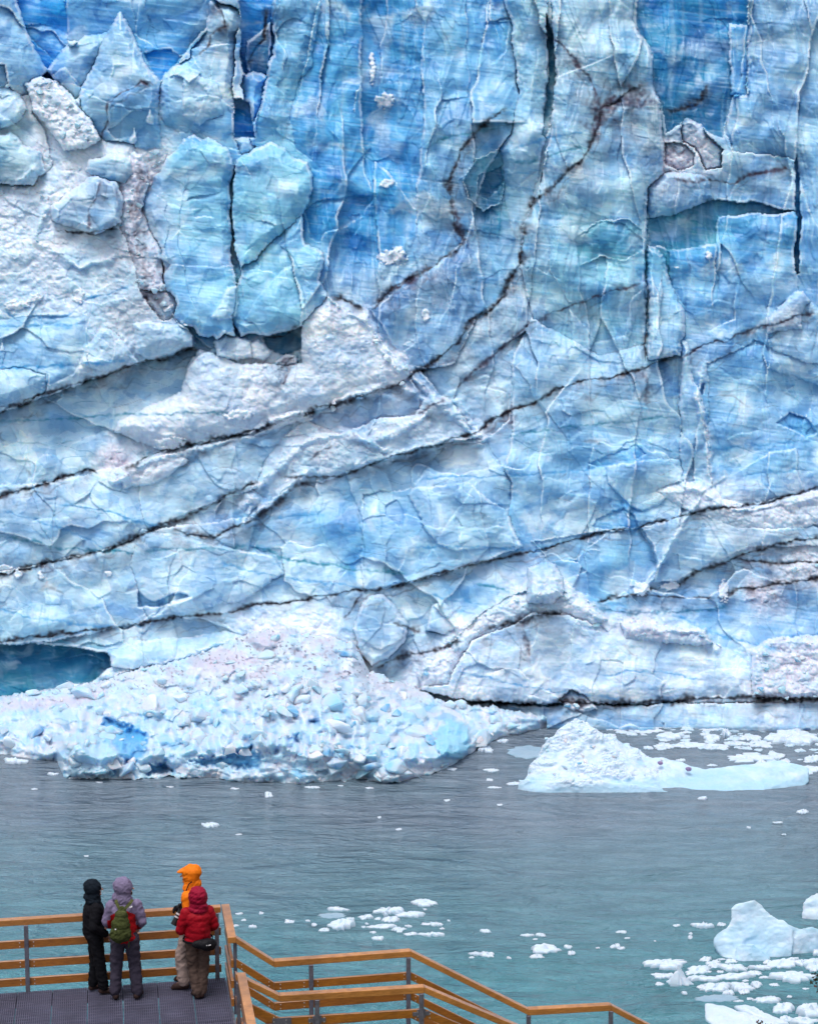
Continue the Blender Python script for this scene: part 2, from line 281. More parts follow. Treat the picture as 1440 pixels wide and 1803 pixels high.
# name | step | bulge | bulge width px | colour(s) | rubble | outline
PIECES = """
|-6.5|0|1|D|0|-80,-500 112,-500 118,60 112,120 80,160 20,150 -60,90
|-7.5|1.2|30|B|.2|30,45 75,40 118,62 122,95 96,110 60,70
|-5|1.6|60|LB|0|108,-500 372,-500 372,40 332,84 302,122 282,142 250,120 225,75 190,80 118,70
|-6|.3|20|D|0|252,92 300,84 320,98 302,118 284,140 262,118
serac|-1|4|70|P|0|-300,-500 10,-500 28,0 45,48 62,85 84,122 70,140 48,165 20,175 -300,190
|-.4|1.2|30|P|0|-300,108 8,112 14,150 -8,160 -300,165
serac|1.0|2.0|22|P|0|-100,152 18,154 36,166 48,192 30,215 10,222 -100,226
serac|1.2|2.2|30|PT|0|-100,212 8,235 18,230 40,252 74,266 80,300 58,328 20,326 -100,330
serac|-2.5|3|50|P|0|80,124 98,100 120,76 126,82 150,62 192,56 190,90 168,118 150,160 130,178 104,150
~serac|-.5|4.2|34|PL|0|212,22 222,34 234,58 252,104 258,118 276,132 283,152 279,200 286,262 262,266 238,258 196,266 176,240 146,212 140,168 150,138 168,112 176,82 196,44
+|0.3|.5|18|L|0|188,182 230,150 252,142 278,156 279,200 284,262 262,262 238,258 196,262 180,236 190,215
+|0.5|1.3|9|W|.6|224,246 236,222 240,246 232,256
+|0.5|1.1|9|W|.5|258,206 265,190 272,206 270,222 258,216
~serac|-1.6|4|32|PL|0|368,2 378,-3 386,2 404,4 420,16 424,44 414,62 414,100 410,190 410,262 384,246 352,236 310,232 292,222 283,204 281,150 288,132 304,116 334,98 337,84 352,72 364,52 366,28
+|0.4|.8|16|P|.5|322,136 340,124 388,150 392,200 350,220 322,204
|-7.5|0|1|D|0|416,-500 486,-500 484,60 474,130 452,142 424,122
|-6|.5|20|t|.1|436,70 476,40 474,128 452,136 432,118
serac|-3|3|30|L|0|428,130 446,122 470,134 460,176 448,214 436,196 428,180
|-5|0|1|D|0|410,170 436,180 452,240 412,244
|-1.5|2|14|P|.5|412,244 440,240 456,262 424,270
+|-0.6|1.6|30|b|0|545,-20 572,100 556,236 548,285 520,262 500,180 520,60
~serac|-.2|2.8|42|LC|0|486,-500 568,-500 564,20 556,60 548,100 548,118 524,150 512,200 498,250 486,258 448,262 452,208 468,140 482,70 478,30
~|-1.2|1.2|40|B|0|574,-500 640,-500 650,60 640,150 626,160 622,220 580,226 560,210 568,120 580,60
~|-1.8|.6|60|Bb|0|640,-500 760,-500 744,60 750,200 735,300 734,424 700,420 640,300 636,160
+|-0.7|.5|20|b|0|534,370 560,352 640,340 664,340 640,380 600,400 574,410 564,430 545,420
+|-0.5|.5|10|b|0|606,400 616,376 632,376 634,400 616,424
~|.2|1.2|40|L|0|752,-500 850,-500 862,38 900,28 906,100 912,170 898,240 862,290 838,350 836,420 800,448 738,448 730,330 742,270 748,190 742,120
+|-0.6|.4|20|B|0|854,40 896,34 894,90 862,112 846,80
+|-1.2|.3|30|T|.1|838,280 884,262 890,300 884,356 848,372 820,350 816,310
+|-.5|.1|12|Q|0|842,306 884,290 888,322 860,352 838,344
~serac|1.2|3.2|60|CP|0|892,-500 960,-500 964,40 968,120 958,190 962,240 940,330 924,380 912,420 898,400 888,340 886,290 880,262 900,225 914,160 904,80 898,30 888,4
~serac|1.4|2.6|60|PC|0|966,-500 1112,-500 1114,30 1126,62 1150,100 1150,150 1162,180 1168,240 1168,300 1140,330 1137,420 1136,604 1060,628 1000,640 940,560 916,470 920,400 944,345 968,240 970,190 962,130 972,60
+|-0.3|.9|16|P|0|1150,156 1162,182 1168,240 1168,300 1140,326 1134,300 1136,220 1132,180
+|-0.2|.8|30|C|0|968,400 1020,392 1060,384 1096,392 1132,420 1132,500 1060,520 1000,530 966,470
+|-0.5|.4|20|T|0|1010,420 1048,388 1104,384 1132,404 1132,440 1100,460 1060,450 1020,470
|-1.2|.2|6|T|0|961,24 975,58 978,130 971,200 960,244 952,238 960,184 966,130 963,70
|-7|.8|40|bt|0|1116,-500 1318,-500 1314,80 1290,176 1272,240 1256,236 1230,216 1196,214 1176,236 1166,190 1150,148 1150,96 1122,52
|-3.8|1|16|L|0|1284,42 1316,44 1318,92 1314,168 1288,166 1284,120
~|-1.4|2.4|60|lL|0|1320,-500 2600,-500 2600,520 1404,530 1404,280 1290,266 1276,230 1290,172 1318,164 1316,100
serac|-2|2.2|14|W|.7|1196,216 1208,206 1234,218 1250,240 1272,262 1270,296 1240,300 1222,262 1204,250
|-1.8|1.6|12|w|.9|1170,252 1202,250 1222,270 1222,292 1196,300 1170,290
serac|-.2|2.4|26|PL|.1|1142,326 1172,300 1228,306 1252,318 1254,348 1224,366 1180,378 1146,394 1138,360
|-2|.5|14|T|0|1140,386 1180,378 1254,352 1330,356 1404,372 1404,438 1300,440 1200,452 1160,430 1140,436
~|-.5|1.2|40|Bl|0|1176,440 1260,430 1300,470 1290,560 1220,600 1204,540 1180,490
~|.1|1.4|50|Bl|0|1262,380 1404,372 1404,470 1402,520 1350,540 1326,572 1270,560 1258,460
|-4|0|1|D|0|1400,286 1406,270 1409,350 1411,400 1408,440 1408,482 1402,482 1398,440 1404,420 1401,350
serac|.9|2.2|18|CP|0|1140,432 1160,440 1172,458 1182,500 1204,548 1207,580 1196,626 1160,634 1140,630
~|1.0|1.5|14|P|.2|1198,600 1210,602 1218,660 1236,700 1242,752 1252,860 1240,868 1212,852 1196,806 1196,730 1200,660
~|.6|2.2|60|PL|0|936,560 1060,628 1136,606 1140,632 1196,626 1198,730 1196,800 1208,852 1100,880 1000,900 952,948 918,960 896,910 902,850 888,824 904,760 900,640 916,600
+|0.4|.4|30|P|0|1000,540 1050,600 1098,590 1112,520 1130,508 1120,560 1096,640 1060,640 1010,610
+|-0.7|.5|20|B|0|1030,816 1076,798 1120,780 1140,800 1120,812 1060,826
+|0.5|.8|40|P|0|1066,822 1120,812 1196,806 1208,852 1160,888 1130,900 1108,890 1100,880 1070,850
+|-0.8|.5|20|B|0|1048,912 1096,892 1114,902 1128,930 1080,936 1040,930
+|-0.8|.7|40|L|0|936,950 1128,930 1150,960 1156,1010 1130,1040 1060,1060 1010,1040 984,1016 960,980
|1.2|.9|46|P|0|1130,928 1240,900 1330,892 1440,930 2400,900 2400,946 1320,962 1270,986 1190,1022 1150,1024 1156,1000 1152,960
|.8|1.1|30|W|.8|1150,866 1204,846 1234,850 1262,878 1300,900 1360,886 1420,864 1470,858 1470,920 1400,930 1300,930 1216,900
|-.5|1.2|60|Ll|0|1246,640 1330,600 1420,640 2400,600 2400,860 1440,860 1320,890 1270,880 1252,850 1246,740
+|0.5|1.2|40|P|0|1352,600 1400,560 1426,530 1480,560 1480,690 1440,680 1400,660 1350,650
|1.3|1.2|16|Pw|.3|1352,560 1368,540 1402,512 1412,512 1426,530 1412,552 1412,576 1352,586
+|-1|.2|14|B|0|1366,744 1388,726 1420,736 1440,760 1420,770 1390,756
|.4|1|40|l|0|650,544 720,500 790,450 820,420 838,470 834,560 800,640 756,700 736,650 690,600
|-.8|.6|30|P|.3|740,650 800,640 838,560 900,500 908,560 900,640 896,740 860,770 820,750 780,700
serac|1.6|2.4|36|CL|0|250,352 262,336 268,312 282,300 294,276 312,262 322,246 340,236 356,246 366,240 384,252 400,262 411,290 404,330 407,400 408,460 420,520 412,560 414,600 390,604 374,590 352,592 338,574 318,574 300,540 290,510 290,470 276,440 268,420 258,400
serac|2.6|2.6|50|C|0|412,300 420,278 452,258 478,250 504,262 516,276 540,284 550,306 546,356 530,378 500,410 470,434 444,462 424,474 414,440 408,360
serac|2.2|1.6|30|LC|0|424,468 448,458 474,430 500,406 530,378 532,410 538,430 550,434 564,442 572,456 566,476 560,492 566,500 576,522 568,540 552,556 530,574 500,586 470,592 440,586 424,594 410,560 414,520
+|0.5|.9|22|C|0|430,560 470,500 500,470 512,468 530,500 544,560 500,584 468,592
+|0.4|1|12|P|.2|372,560 400,506 420,500 418,556 384,566
|.9|3|60|WP|.55|-300,300 60,326 92,292 82,238 56,196 88,140 120,160 158,206 176,242 236,252 250,300 246,350 262,400 284,440 288,500 312,560 340,590 340,610 240,640 100,690 -10,728 -300,760
|2.2|1.6|20|W|1|44,146 70,134 90,140 132,180 158,206 178,244 150,262 110,262 90,232 60,196
|2.6|1.8|26|w|.8|234,262 252,272 260,330 240,420 262,440 288,500 280,530 250,524 238,480 222,420 200,380 214,310
serac|2.8|2.6|22|P|.1|90,362 122,338 160,312 186,308 206,318 218,350 212,392 168,412 120,398 92,386
+|0.4|1.2|18|P|0|168,322 190,314 206,330 212,388 172,404 160,380
|3.2|1.6|20|PT|.1|152,278 200,272 232,280 236,306 222,322 178,316 150,300
|2.2|1.8|18|w|.9|246,510 270,508 300,514 312,536 306,558 288,566 262,540
+|1.0|2.4|26|P|.3|232,572 262,566 300,570 330,568 342,588 348,606 310,628 270,636 240,620
+|0.7|1.6|20|P|.3|150,610 178,578 200,580 232,620 250,640 180,654 146,640
+|-0.3|1|30|L|0|-300,560 150,556 158,620 130,660 60,690 -10,720 -300,740
+|0.4|.8|30|P|0|-300,650 40,648 82,660 84,690 30,714 -300,740
|.6|.3|10|T|0|112,1 113,2 112,3
|-2.2|.2|10|t|0|462,594 500,584 532,574 534,612 500,628 470,612
|1.4|2.2|14|W|.3|376,600 396,588 432,596 450,606 444,630 384,636
|1.4|1.8|10|W|.3|440,606 456,598 480,618 466,634 444,632
|1.6|.9|8|k|.8|486,636 504,622 520,626 522,640 508,652 490,648
|1.8|3|60|W|.5|530,568 560,540 580,522 606,542 640,562 660,586 690,616 722,650 716,670 640,694 560,722 500,736 440,760 350,780 290,796 200,760 210,740 320,690 330,640 350,612 372,620 420,640 480,640 530,640
|.5|.9|30|l|0|560,722 640,694 722,668 736,690 740,730 690,736 640,760 600,766 540,740
|1.2|1.4|30|P|.5|440,860 470,800 500,770 560,760 600,764 660,740 730,730 760,690 790,700 840,770 780,782 700,800 650,818 590,842 530,850 470,880
+|0.4|1|30|P|0|610,830 650,818 680,830 700,870 690,940 660,960 630,900
|1.3|1.4|60|P|.1|-300,900 -300,874 80,850 160,834 240,812 350,786 470,756 540,738 500,770 460,820 450,860 360,890 280,930 200,965 90,990 -300,1060
|1.4|1|60|P|0|-300,1060 90,990 200,965 280,930 450,910 440,960 400,1060 330,1084 250,1100 180,1110 90,1130 -300,1160
+|0.4|1.0|26|W|.7|200,830 230,810 270,800 300,790 330,810 280,850 220,860
+|0.5|.9|26|P|.1|250,930 300,940 380,960 480,980 500,1010 430,1056 330,1078 260,1090 240,1040 230,980
+|0.5|.9|12|P|.2|262,1088 300,1060 340,1050 352,1076 330,1082
+|-1.6|.4|12|B|0|240,1040 270,1056 320,1040 336,1050 290,1066 244,1070
|1.2|.9|50|L|0|640,870 720,860 820,850 890,900 920,962 860,986 720,1026 640,1040 636,960
+|0.5|.9|40|P|0|716,870 780,786 860,780 900,850 896,910 920,962 800,970 770,960 740,920
|-4|.3|30|tT|0|-300,1136 60,1134 140,1140 192,1152 196,1174 158,1202 90,1214 0,1232 -300,1240
|.8|1.8|40|P|.1|190,1150 240,1130 340,1120 400,1110 450,1130 390,1160 300,1170 230,1180 196,1172
serac|2.2|1.8|20|P|.1|622,1110 636,1058 652,1048 676,1046 700,1072 718,1098 712,1130 690,1152 652,1172 636,1150
|1.6|1|16|P|.1|748,1112 762,1066 780,1060 802,1090 808,1104 780,1116
|3|3.6|60|PW|.2|734,1190 742,1164 780,1148 830,1092 872,1062 902,1046 940,1010 986,1030 1010,1042 1044,1064 1072,1088 1104,1100 1152,1104 1244,1108 1256,1132 1302,1154 1326,1182 1332,1236 1000,1240 830,1234 742,1216
|4|2.4|26|W|1|738,1186 744,1160 782,1146 832,1092 874,1062 904,1046 960,1040 1010,1046 1070,1090 1046,1100 1000,1084 940,1080 880,1108 830,1130 800,1180 790,1206 744,1206
serac|4.6|2.8|22|PW|.2|926,1036 930,1000 946,992 960,984 976,996 990,1020 990,1050 970,1062 932,1060
|3.8|1.6|16|w|1|1092,1098 1130,1096 1200,1106 1240,1108 1256,1132 1220,1136 1150,1130 1100,1120
|3.4|2.6|18|w|1|1322,1146 1346,1126 1400,1122 2400,1116 2400,1226 1322,1228
|2|1|40|Pl|.1|760,1236 1000,1244 1200,1238 2400,1232 2400,1300 760,1300
|2.6|1.8|12|w|1|980,1234 1006,1214 1030,1222 1052,1250 1010,1254
""".strip().split('\n')
def getpal(c): return PALL[c]
for row in PIECES:
    nm, d, bu, br, cc, rb, pp = row.split('|')
    d, bu, br, rb = float(d), float(bu), float(br), float(rb); poly = pts(pp)
    if nm[:1] != '+': d = d * (.9 if 'serac' in nm else .62 if d > 0 else .75); bu *= .6 if 'serac' in nm else .45
    else: d *= .6; bu *= .6
    x0, y0 = poly.min(0) - 24; x1, y1 = poly.max(0) + 24
    i0, i1 = np.searchsorted(va, [y0, y1]); j0, j1 = np.searchsorted(ua, [x0, x1])
    if i1 - i0 < 2 or j1 - j0 < 2: continue
    S = (slice(i0, i1), slice(j0, j1))
    sd = sdpoly(poly, WU[S], WV[S]); m = sd > 0
    q = np.clip(sd / br, 0, 1); prof = np.sqrt(q * (2 - q))
    prof = .3 * prof + .7 * np.clip(sd / (br * .45), 0, 1) ** .75
    _h = np.random.default_rng(int(abs(poly).sum()) % 9973).uniform(-1, 1, 2)
    xc, yc = poly.mean(0); tilt = ((U[S] - xc) * _h[0] * .010 + (V[S] - yc) * _h[1] * .007).clip(-1.2, 1.2)
    if nm[:1] == '+': val = P[S] + d * sst(0, 3, sd) + bu * prof * .6 + tilt * .3
    else: val = d + bu * prof + tilt * (abs(poly).max() < 1500)
    if nm[:1] == '~':
        yb = poly[:, 1].max(); hh = min(260, (yb - max(poly[:, 1].min(), 0)) * .45); fd_ = sst(0, hh, yb - V[S]); val = P[S] * (1 - fd_) + val * fd_
    P[S] = np.where(m, val, P[S])
    nm = nm.lstrip('+~'); plus = row[0] == '+'
    c0 = getpal(cc[0]); c1 = getpal(cc[-1])
    yy0, yy1 = max(poly[:, 1].min(), -60), min(poly[:, 1].max(), 1400)
    t = np.clip((V[S] - yy0) / (yy1 - yy0) + fbm(U[S] / 40, V[S] / 40, 3, 33) * .5, 0, 1)[..., None]
    cr = c0 * (1 - t) + c1 * t
    k = (.62 if cc not in ('D', 't', 'tT', 'bD', 'bt', 'k', 'Q') else .9) * m * sst(0, 2.5, sd)
    RGB[S] = RGB[S] * (1 - k[..., None]) + cr * k[..., None]
    SM[S] = np.where(m, float(cc in ('D', 't', 'tT', 'bt', 'Q', 'T')), SM[S])
    RUB[S] = np.where(m, RUB[S] * .25 + rb * .85, RUB[S])
    if nm:
        PNAMES.append(nm); RID[S] = np.where(m, len(PNAMES) - 1, RID[S])
    elif not plus: RID[S] = np.where(m, 0, RID[S])

# bands of crushed ice along the breaks
for row in '''12|430,888 450,860 478,834 520,790 560,768 600,762 640,776 680,792
11|640,776 690,764 730,744 760,718 800,706 850,772
8|480,742 540,728 620,700 700,676 740,700 800,730 838,766
9|200,846 240,826 280,800 340,792 400,776 500,744
9|1212,860 1240,862 1270,888 1320,898 1380,884 1440,872
10|740,1190 760,1160 830,1094 900,1052 940,1046 1000,1046 1060,1086 1120,1104 1240,1114 1262,1140
7|574,520 600,540 650,572 700,630 730,670 790,720
6|1240,640 1226,700 1246,760 1252,850
8|450,880 430,920 520,850 540,832
7|60,300 20,330 90,340 60,420 140,470 200,450
8|630,820 700,800 780,780 830,776
5|1230,880 1130,1040 1110,1046
7|180,1190 260,1176 340,1150 420,1120
6|700,650 660,600 640,560'''.split('\n'):
    w_, pp = row.split('|'); po = pts(pp); x0, y0 = po.min(0) - 40; x1, y1 = po.max(0) + 40
    i0, i1 = np.searchsorted(va, [y0, y1]); j0, j1 = np.searchsorted(ua, [x0, x1]); S = (slice(i0, i1), slice(j0, j1))
    d_, _a, _b, _c = dline(po, WU[S], WV[S])
    kk = np.exp(-(d_ / (float(w_) * (1 + .8 * gnoise(U[S] / 30, V[S] / 24, 47)).clip(.2, 2))) ** 2)
    RUB[S] = np.maximum(RUB[S], kk * 1.1); P[S] += kk * .35
# the heap of calved ice lying in front of the wall
vf = np.interp(U, [-900, 0, 60, 100, 112, 240, 300, 400, 500, 600, 700, 760, 800, 830, 850, 960], [1320, 1325, 1334, 1340, 1366, 1369, 1364, 1370, 1378, 1372, 1375, 1362, 1346, 1326, 1308, 1278])
vt = np.interp(U, [-900, 0, 100, 180, 230, 330, 380, 440, 500, 560, 620, 650, 720, 780, 850, 960], [1230, 1226, 1214, 1200, 1182, 1160, 1140, 1114, 1106, 1120, 1132, 1180, 1208, 1234, 1242, 1262])
vf0 = vf; vf = vf + gnoise(U / 18, U * 0, 41) * 5 + gnoise(U / 7, U * 0, 42) * 2; vt0 = vt; vt = vt + gnoise(U / 20, U * 0, 43) * 6 + gnoise(U / 6, U * 0, 44) * 3
HEAP = (V > vt) & (V < vf + 5) & (U < 962)
cP, sP = math.cos(PITCH), math.sin(PITCH)
def yz(v): b = (CY - v) / FPX; return cP + b * sP, -sP + b * cP
ry, rz = yz(vf0); Yf = -ry / rz * HC
th = np.clip((vf0 - V) / np.maximum(vf0 - vt0, 8), 0, 1)
tl = .2 + .13 * gnoise(U / 55, V * 0 + 3, 45) + .06 * gnoise(U / 15, V / 20, 46)
YH = Yf + (168.5 - Yf) * np.clip((th - tl) / (1 - tl), 0, 1) ** .9
# ---- cracks and dirt bands: width | strength | ledge metres | colour | points
LINES = """
4|1|.7|K|-300,810 0,725 60,702 90,690 104,684 180,662 236,641 262,634 300,628 330,618 350,610
4.5|1|.8|K|-300,930 0,873 80,852 118,838 146,832 158,826 178,838
5|1|.6|K|212,826 240,816 266,800 290,793 350,780 372,774 440,760 490,744
6|1|.6|K|500,740 524,732 560,718 600,708 640,696 680,684 716,668 740,650 778,622 806,604 830,560 862,548 884,520 914,462 920,430 924,385
6|.95|.4|K|924,385 940,350 976,330 1000,300 1024,280 1046,236 1060,192 1100,168 1142,144
24|.85|.1|k|1036,244 1054,214 1066,190 1090,176 1128,160 1146,146
5|1|.3|K|1060,188 1090,178 1110,160 1134,146
5|1|.9|K|-300,1090 0,1009 90,990 160,974 200,966 250,942 284,926 330,908 362,896 400,870 440,852 460,846
6|.9|.5|K|300,932 350,944 380,944 404,930 430,924 460,906 500,876 520,856 552,848
3|.7|.3|K|496,838 560,840 586,842
3.4|.95|.3|K|560,842 600,838 640,822 668,812 700,800 740,790 792,776 830,764 852,752 884,728 912,718
3.4|1|.5|K|840,760 868,736 900,724 940,708 976,686 1000,676 1040,668 1080,662 1100,658 1136,646 1150,638 1196,628
3.4|.9|.5|k|1198,630 1230,612 1262,602 1280,604 1296,588 1320,580 1352,574 1400,556 1440,548
3.4|1|.7|K|-300,1170 0,1128 100,1116 192,1106 230,1100 300,1088 352,1082 420,1074 452,1064 500,1062 560,1050 620,1042 640,1040 680,1034 720,1024 790,1004 860,986 940,972 990,956 1040,942 1130,926 1180,912 1240,898 1300,892 1330,886
3.6|1|.4|K|1290,896 1320,890 1356,884 1400,866 1440,858 2400,800
5|.95|.3|K|650,552 690,506 720,490 742,480 780,456 806,440 816,420 800,390 794,350 790,320 800,290 812,262 830,240 862,208 896,190
8|.8|.2|k|792,330 800,360 812,410 822,436
4|.9|.4|K|582,520 604,528 620,534 648,548
4|1|.3|k|696,508 712,498 738,486
4.5|.95|.6|K|1046,1060 1080,1054 1116,1048 1150,1036 1196,1026 1220,1010 1260,994 1290,984 1310,974 1350,962 1400,952 1440,946 2400,920
4|.95|.3|K|1290,986 1310,986 1360,992 1440,990 2400,990
4.5|1|.4|K|1260,1056 1280,1046 1300,1038 1340,1032 1400,1024 1440,1018 2400,990
3|.7|.3|K|1110,1046 1180,1050 1250,1052 1262,1056
5|.7|.3|t|1050,1068 1110,1080 1170,1078 1250,1074 1290,1068
5|.9|.5|K|652,1180 680,1168 712,1154 750,1148 790,1136 820,1128
6|.9|.4|K|830,1122 860,1108 900,1096 930,1092 942,1084 1000,1078
4|.7|.2|k|922,1096 926,1130 930,1148
6|1|.6|K|820,1232 850,1240 900,1238 1000,1238 1060,1238 1140,1236 1200,1232 1330,1226 1400,1232 2400,1240
4|.9|.3|t|1135,330 1138,420 1136,500 1137,570 1136,604
2.6|.9|.2|K|1136,500 1137,560 1136,610 1136,640
6|.5|.1|k|1136,646 1138,690 1136,720
3.6|.85|.2|k|796,690 836,654 880,616 900,590 960,556 1000,540 1040,526 1070,512 1110,504 1134,494
5|.9|.2|k|1176,312 1230,316 1290,324 1312,308 1350,302 1400,296
7|1|.2|K|1164,196 1186,196 1210,186 1236,172 1244,156 1240,146
16|.8|.1|t|1160,214 1200,204 1240,196 1260,220
4|.8|.2|k|966,56 984,74 1000,90 1036,130 1046,160 1048,190
6|.8|.3|t|966,30 972,60 970,110 962,170 956,210
3.4|.9|.3|K|384,0 392,30 394,44 372,60 366,80 350,92 336,102
8|.55|.1|k|380,8 392,30 398,46
3|.85|.3|k|172,250 186,218 190,180 200,172 226,156 250,142 262,146 274,154
3|.8|.3|k|156,412 158,366 166,348 176,330 180,312
3|.9|.4|K|92,404 160,412 176,404 214,402
4|1|.4|K|430,120 448,90 462,70 470,30 464,10
12|.5|.1|k|248,284 248,320 232,360 240,400 262,520 290,540
4|.9|.3|K|466,598 500,588 532,574
3|.7|.2|K|490,648 504,640 520,630
3|.8|.3|k|506,660 500,676
3|.7|.2|k|720,732 744,722 790,700
2.4|.6|.2|k|536,820 556,796 590,784
2.6|.7|.2|K|600,1090 614,1080 628,1060 640,1042
4|.9|.2|K|694,1100 720,1106 736,1108
3|.5|.2|t|640,870 630,900 640,960 642,1030
4|.7|.2|B|-300,575 0,575 90,572 160,570
3|.7|.2|b|0,546 40,566 120,556 150,530 240,500
4|.75|.2|b|-300,650 0,648 100,644 180,638 230,632
3|.7|.2|T|-300,742 0,740 110,738 180,732 320,726 420,728
4|.75|.3|T|-300,930 0,944 60,952 110,966 180,970 240,974
5|.7|.3|c|100,888 180,896 220,912 270,926 290,930
3|.5|.2|B|0,900 80,920 160,950 190,970
4|.6|.2|B|-300,1060 0,1076 80,1092 180,1104 260,1100
5|.8|.3|T|440,958 480,976 500,984 560,992 620,1000 660,1008 720,1012
3|.6|.2|B|380,990 440,1004 520,1020 600,1030 640,1040
3|.6|.2|T|250,970 320,966 380,968 440,958
5|.7|.2|c|480,914 540,906 580,904
3|.6|.2|T|880,770 920,760 1000,752 1100,742 1200,734
3|.6|.2|B|740,842 840,838 900,836 980,832 1050,824
2.6|.6|.2|B|720,966 800,962 880,964 940,970
4|.75|.2|T|830,1028 880,1036 900,1042
4|.6|.2|c|720,1044 800,1056 860,1066
4|.6|.2|B|1246,790 1320,784 1400,778 1440,776
3|.6|.2|B|1300,838 1360,832 1440,824
4|.7|.2|c|1180,1080 1240,1110 1320,1134 1400,1150
3|.5|.2|B|800,1180 900,1204 1000,1222 1100,1230
3|.5|.2|B|1050,1190 1150,1180 1250,1200
4|.6|.2|B|860,280 900,262 960,244 1000,236 1040,230
4|.6|.2|T|890,284 930,286 980,268 1040,256
3|.6|.2|T|740,262 790,240 840,232 884,226
5|.6|.2|B|1160,20 1300,70
3|.5|.2|B|600,160 700,180 740,196
3|.5|.2|B|1200,400 1300,410 1400,440
4|.7|.2|b|1406,300 1406,480
4|.6|.1|B|290,498 330,500 420,480 480,476
""".strip().split('\n')
DARK = np.zeros(U.shape)
wv = gnoise(U / 24, V / 24, 61); wv2 = gnoise(U / 7, V / 7, 62)
fine = fbm(U / 5, V / 5, 3, 63)
P += gnoise(U / 160, V / 160, 71) * 1.0
for row in LINES:
    w, st, led, cc, pp = row.split('|'); w = float(w) * .62; st = float(st); led = float(led); poly = pts(pp)
    x0, y0 = poly.min(0) - 60; x1, y1 = poly.max(0) + 60
    i0, i1 = np.searchsorted(va, [y0, y1]); j0, j1 = np.searchsorted(ua, [x0, x1])
    if i1 - i0 < 2 or j1 - j0 < 2: continue
    S = (slice(i0, i1), slice(j0, j1))
    d, sd, al, tot = dline(poly, CU[S], CV[S])
    ends = sst(0, 18, al) * sst(0, 18, tot - al) if tot > 60 else 1
    ww = w * (1.05 + 1.3 * wv[S] + .5 * wv2[S] + .6 * gnoise(U[S] / 70, V[S] / 70, 174)).clip(.3, 3.6)
    g = np.exp(-(d / ww) ** 2) * ends
    P[S] -= led * .28 * np.exp(-(d / (w * 1.5)) ** 2) * (.5 + wv[S]).clip(0, 1.5) * ends
    up = (sd < 0) * np.exp(-d / 60) * ends
    P[S] += led * .25 * up                     # the layer above juts out a little
    k = (g * st * (.8 + .5 * wv2[S])).clip(0, 1)
    if cc in 'Kk':
        sm = (np.exp(-d / (w * 10)) * (.55 + .75 * wv[S] + .3 * fine[S]).clip(0, 1) * np.where(sd > 0, .95, .4) * ends * st * (.9 if w > 1.5 else .6)).clip(0, .8)
        RGB[S] = RGB[S] * (1 - sm[..., None]) + (PALL['k'] * .6 + PALL['G'] * .5) * sm[..., None]
        for of_, s_ in ((13, .5), (27, .35)):
            g_ = np.exp(-((d * sd - of_ * (1 + .5 * wv[S])) / 1.7) ** 2) * s_ * ends * sst(-.1, .35, gnoise(U[S] / 60 + of_, V[S] / 60, 175)) * (st if w > 1.8 else 0)
            RGB[S] = RGB[S] * (1 - g_[..., None]) + PALL['k'] * g_[..., None]
        DARK[S] = np.maximum(DARK[S], g * st)
    RGB[S] = RGB[S] * (1 - k[..., None]) + getpal(cc) * k[..., None]
    mm = k > LK[S]; LK[S] = np.where(mm, k, LK[S]); LC3[S] = np.where(mm[..., None], getpal(cc), LC3[S])

# ---- surface form of the ice
vert = sst(760, 420, V) * sst(380, 620, U) + .15          # fluted upper wall
flute = ridg(U / 46 + fbm(U / 90, V / 90, 2, 81) * .8, V / 330, 2, 82)
warpx = fbm(U / 60, V / 60, 3, 83) * 26; warpy = fbm(U / 60, V / 60, 3, 84) * 26
sl = np.where(V > 600, .28, -.1)
fa, _, _, fc = facet((U + warpx) / 64, (V + warpy + sl * U) / 46, 85)
fb, _, _, _ = facet((U + warpx) / 24, (V + warpy) / 18, 86)
fd, _, _, _ = facet((U + warpx * .4) / 10, (V + warpy * .4) / 8, 87)
n1 = fbm((U + warpx) / 150, (V + warpy) / 110, 4, 88); n2 = fbm((U + warpx) / 80, (V - warpy) / 95, 5, 89)
plates = 0
for th_, a_ in ((-.2, .45), (-.03, .5), (.16, .5)): plates = plates + a_ * sst(th_ - .012, th_ + .012, n1)
for th_, a_ in ((-.12, .28), (.1, .32)): plates = plates + a_ * sst(th_ - .02, th_ + .02, n2)
hard = 1 - np.clip(RUB, 0, 1)
gate = sst(-.05, .25, fbm(U / 70, V / 70, 3, 140))
nvp = fbm((U + wx * .5) / 74 + .35 * gnoise(V / 170, U / 400, 158), V / 420, 3, 145); vpl = 0; vertw = np.clip(vert + .55 * sst(820, 1000, U) * sst(1020, 900, V), 0, 1)
for th_ in (-.22, -.05, .12, .26): vpl = vpl + sst(th_ - .006, th_ + .006, nvp)
sx = fbm(U / 60, V / 60, 2, 170) * 12; sy = fbm(U / 60, V / 60, 2, 171) * 12
q1, q2, _, q4 = facet((U + sx + .5 * V) / 84, (V + sy - .25 * U) / 60, 146); q5, _, _, q6 = facet((U + sx - .4 * V) / 40, (V + sy) / 31, 147)
g2 = sst(-.02, .06, fbm(U / 90, V / 70, 3, 148)); g3 = sst(.02, .1, fbm(U / 60, V / 50, 3, 149))
P += hard * (.13 * vertw * vpl + g2 * (.34 - .2 * vertw) * q1 + g3 * .025 * q5)
q0 = facet((U + 1.6 * sx + .3 * V) / 190, (V + 1.6 * sy - .3 * U) / 120, 172)[0]; qv = facet((U + sx) / 84, (V + .6 * U) / 380, 173)[0]
P += hard * (1 - SM) * ((1 - vertw) * .9 * q0 + vertw * 1.5 * qv)
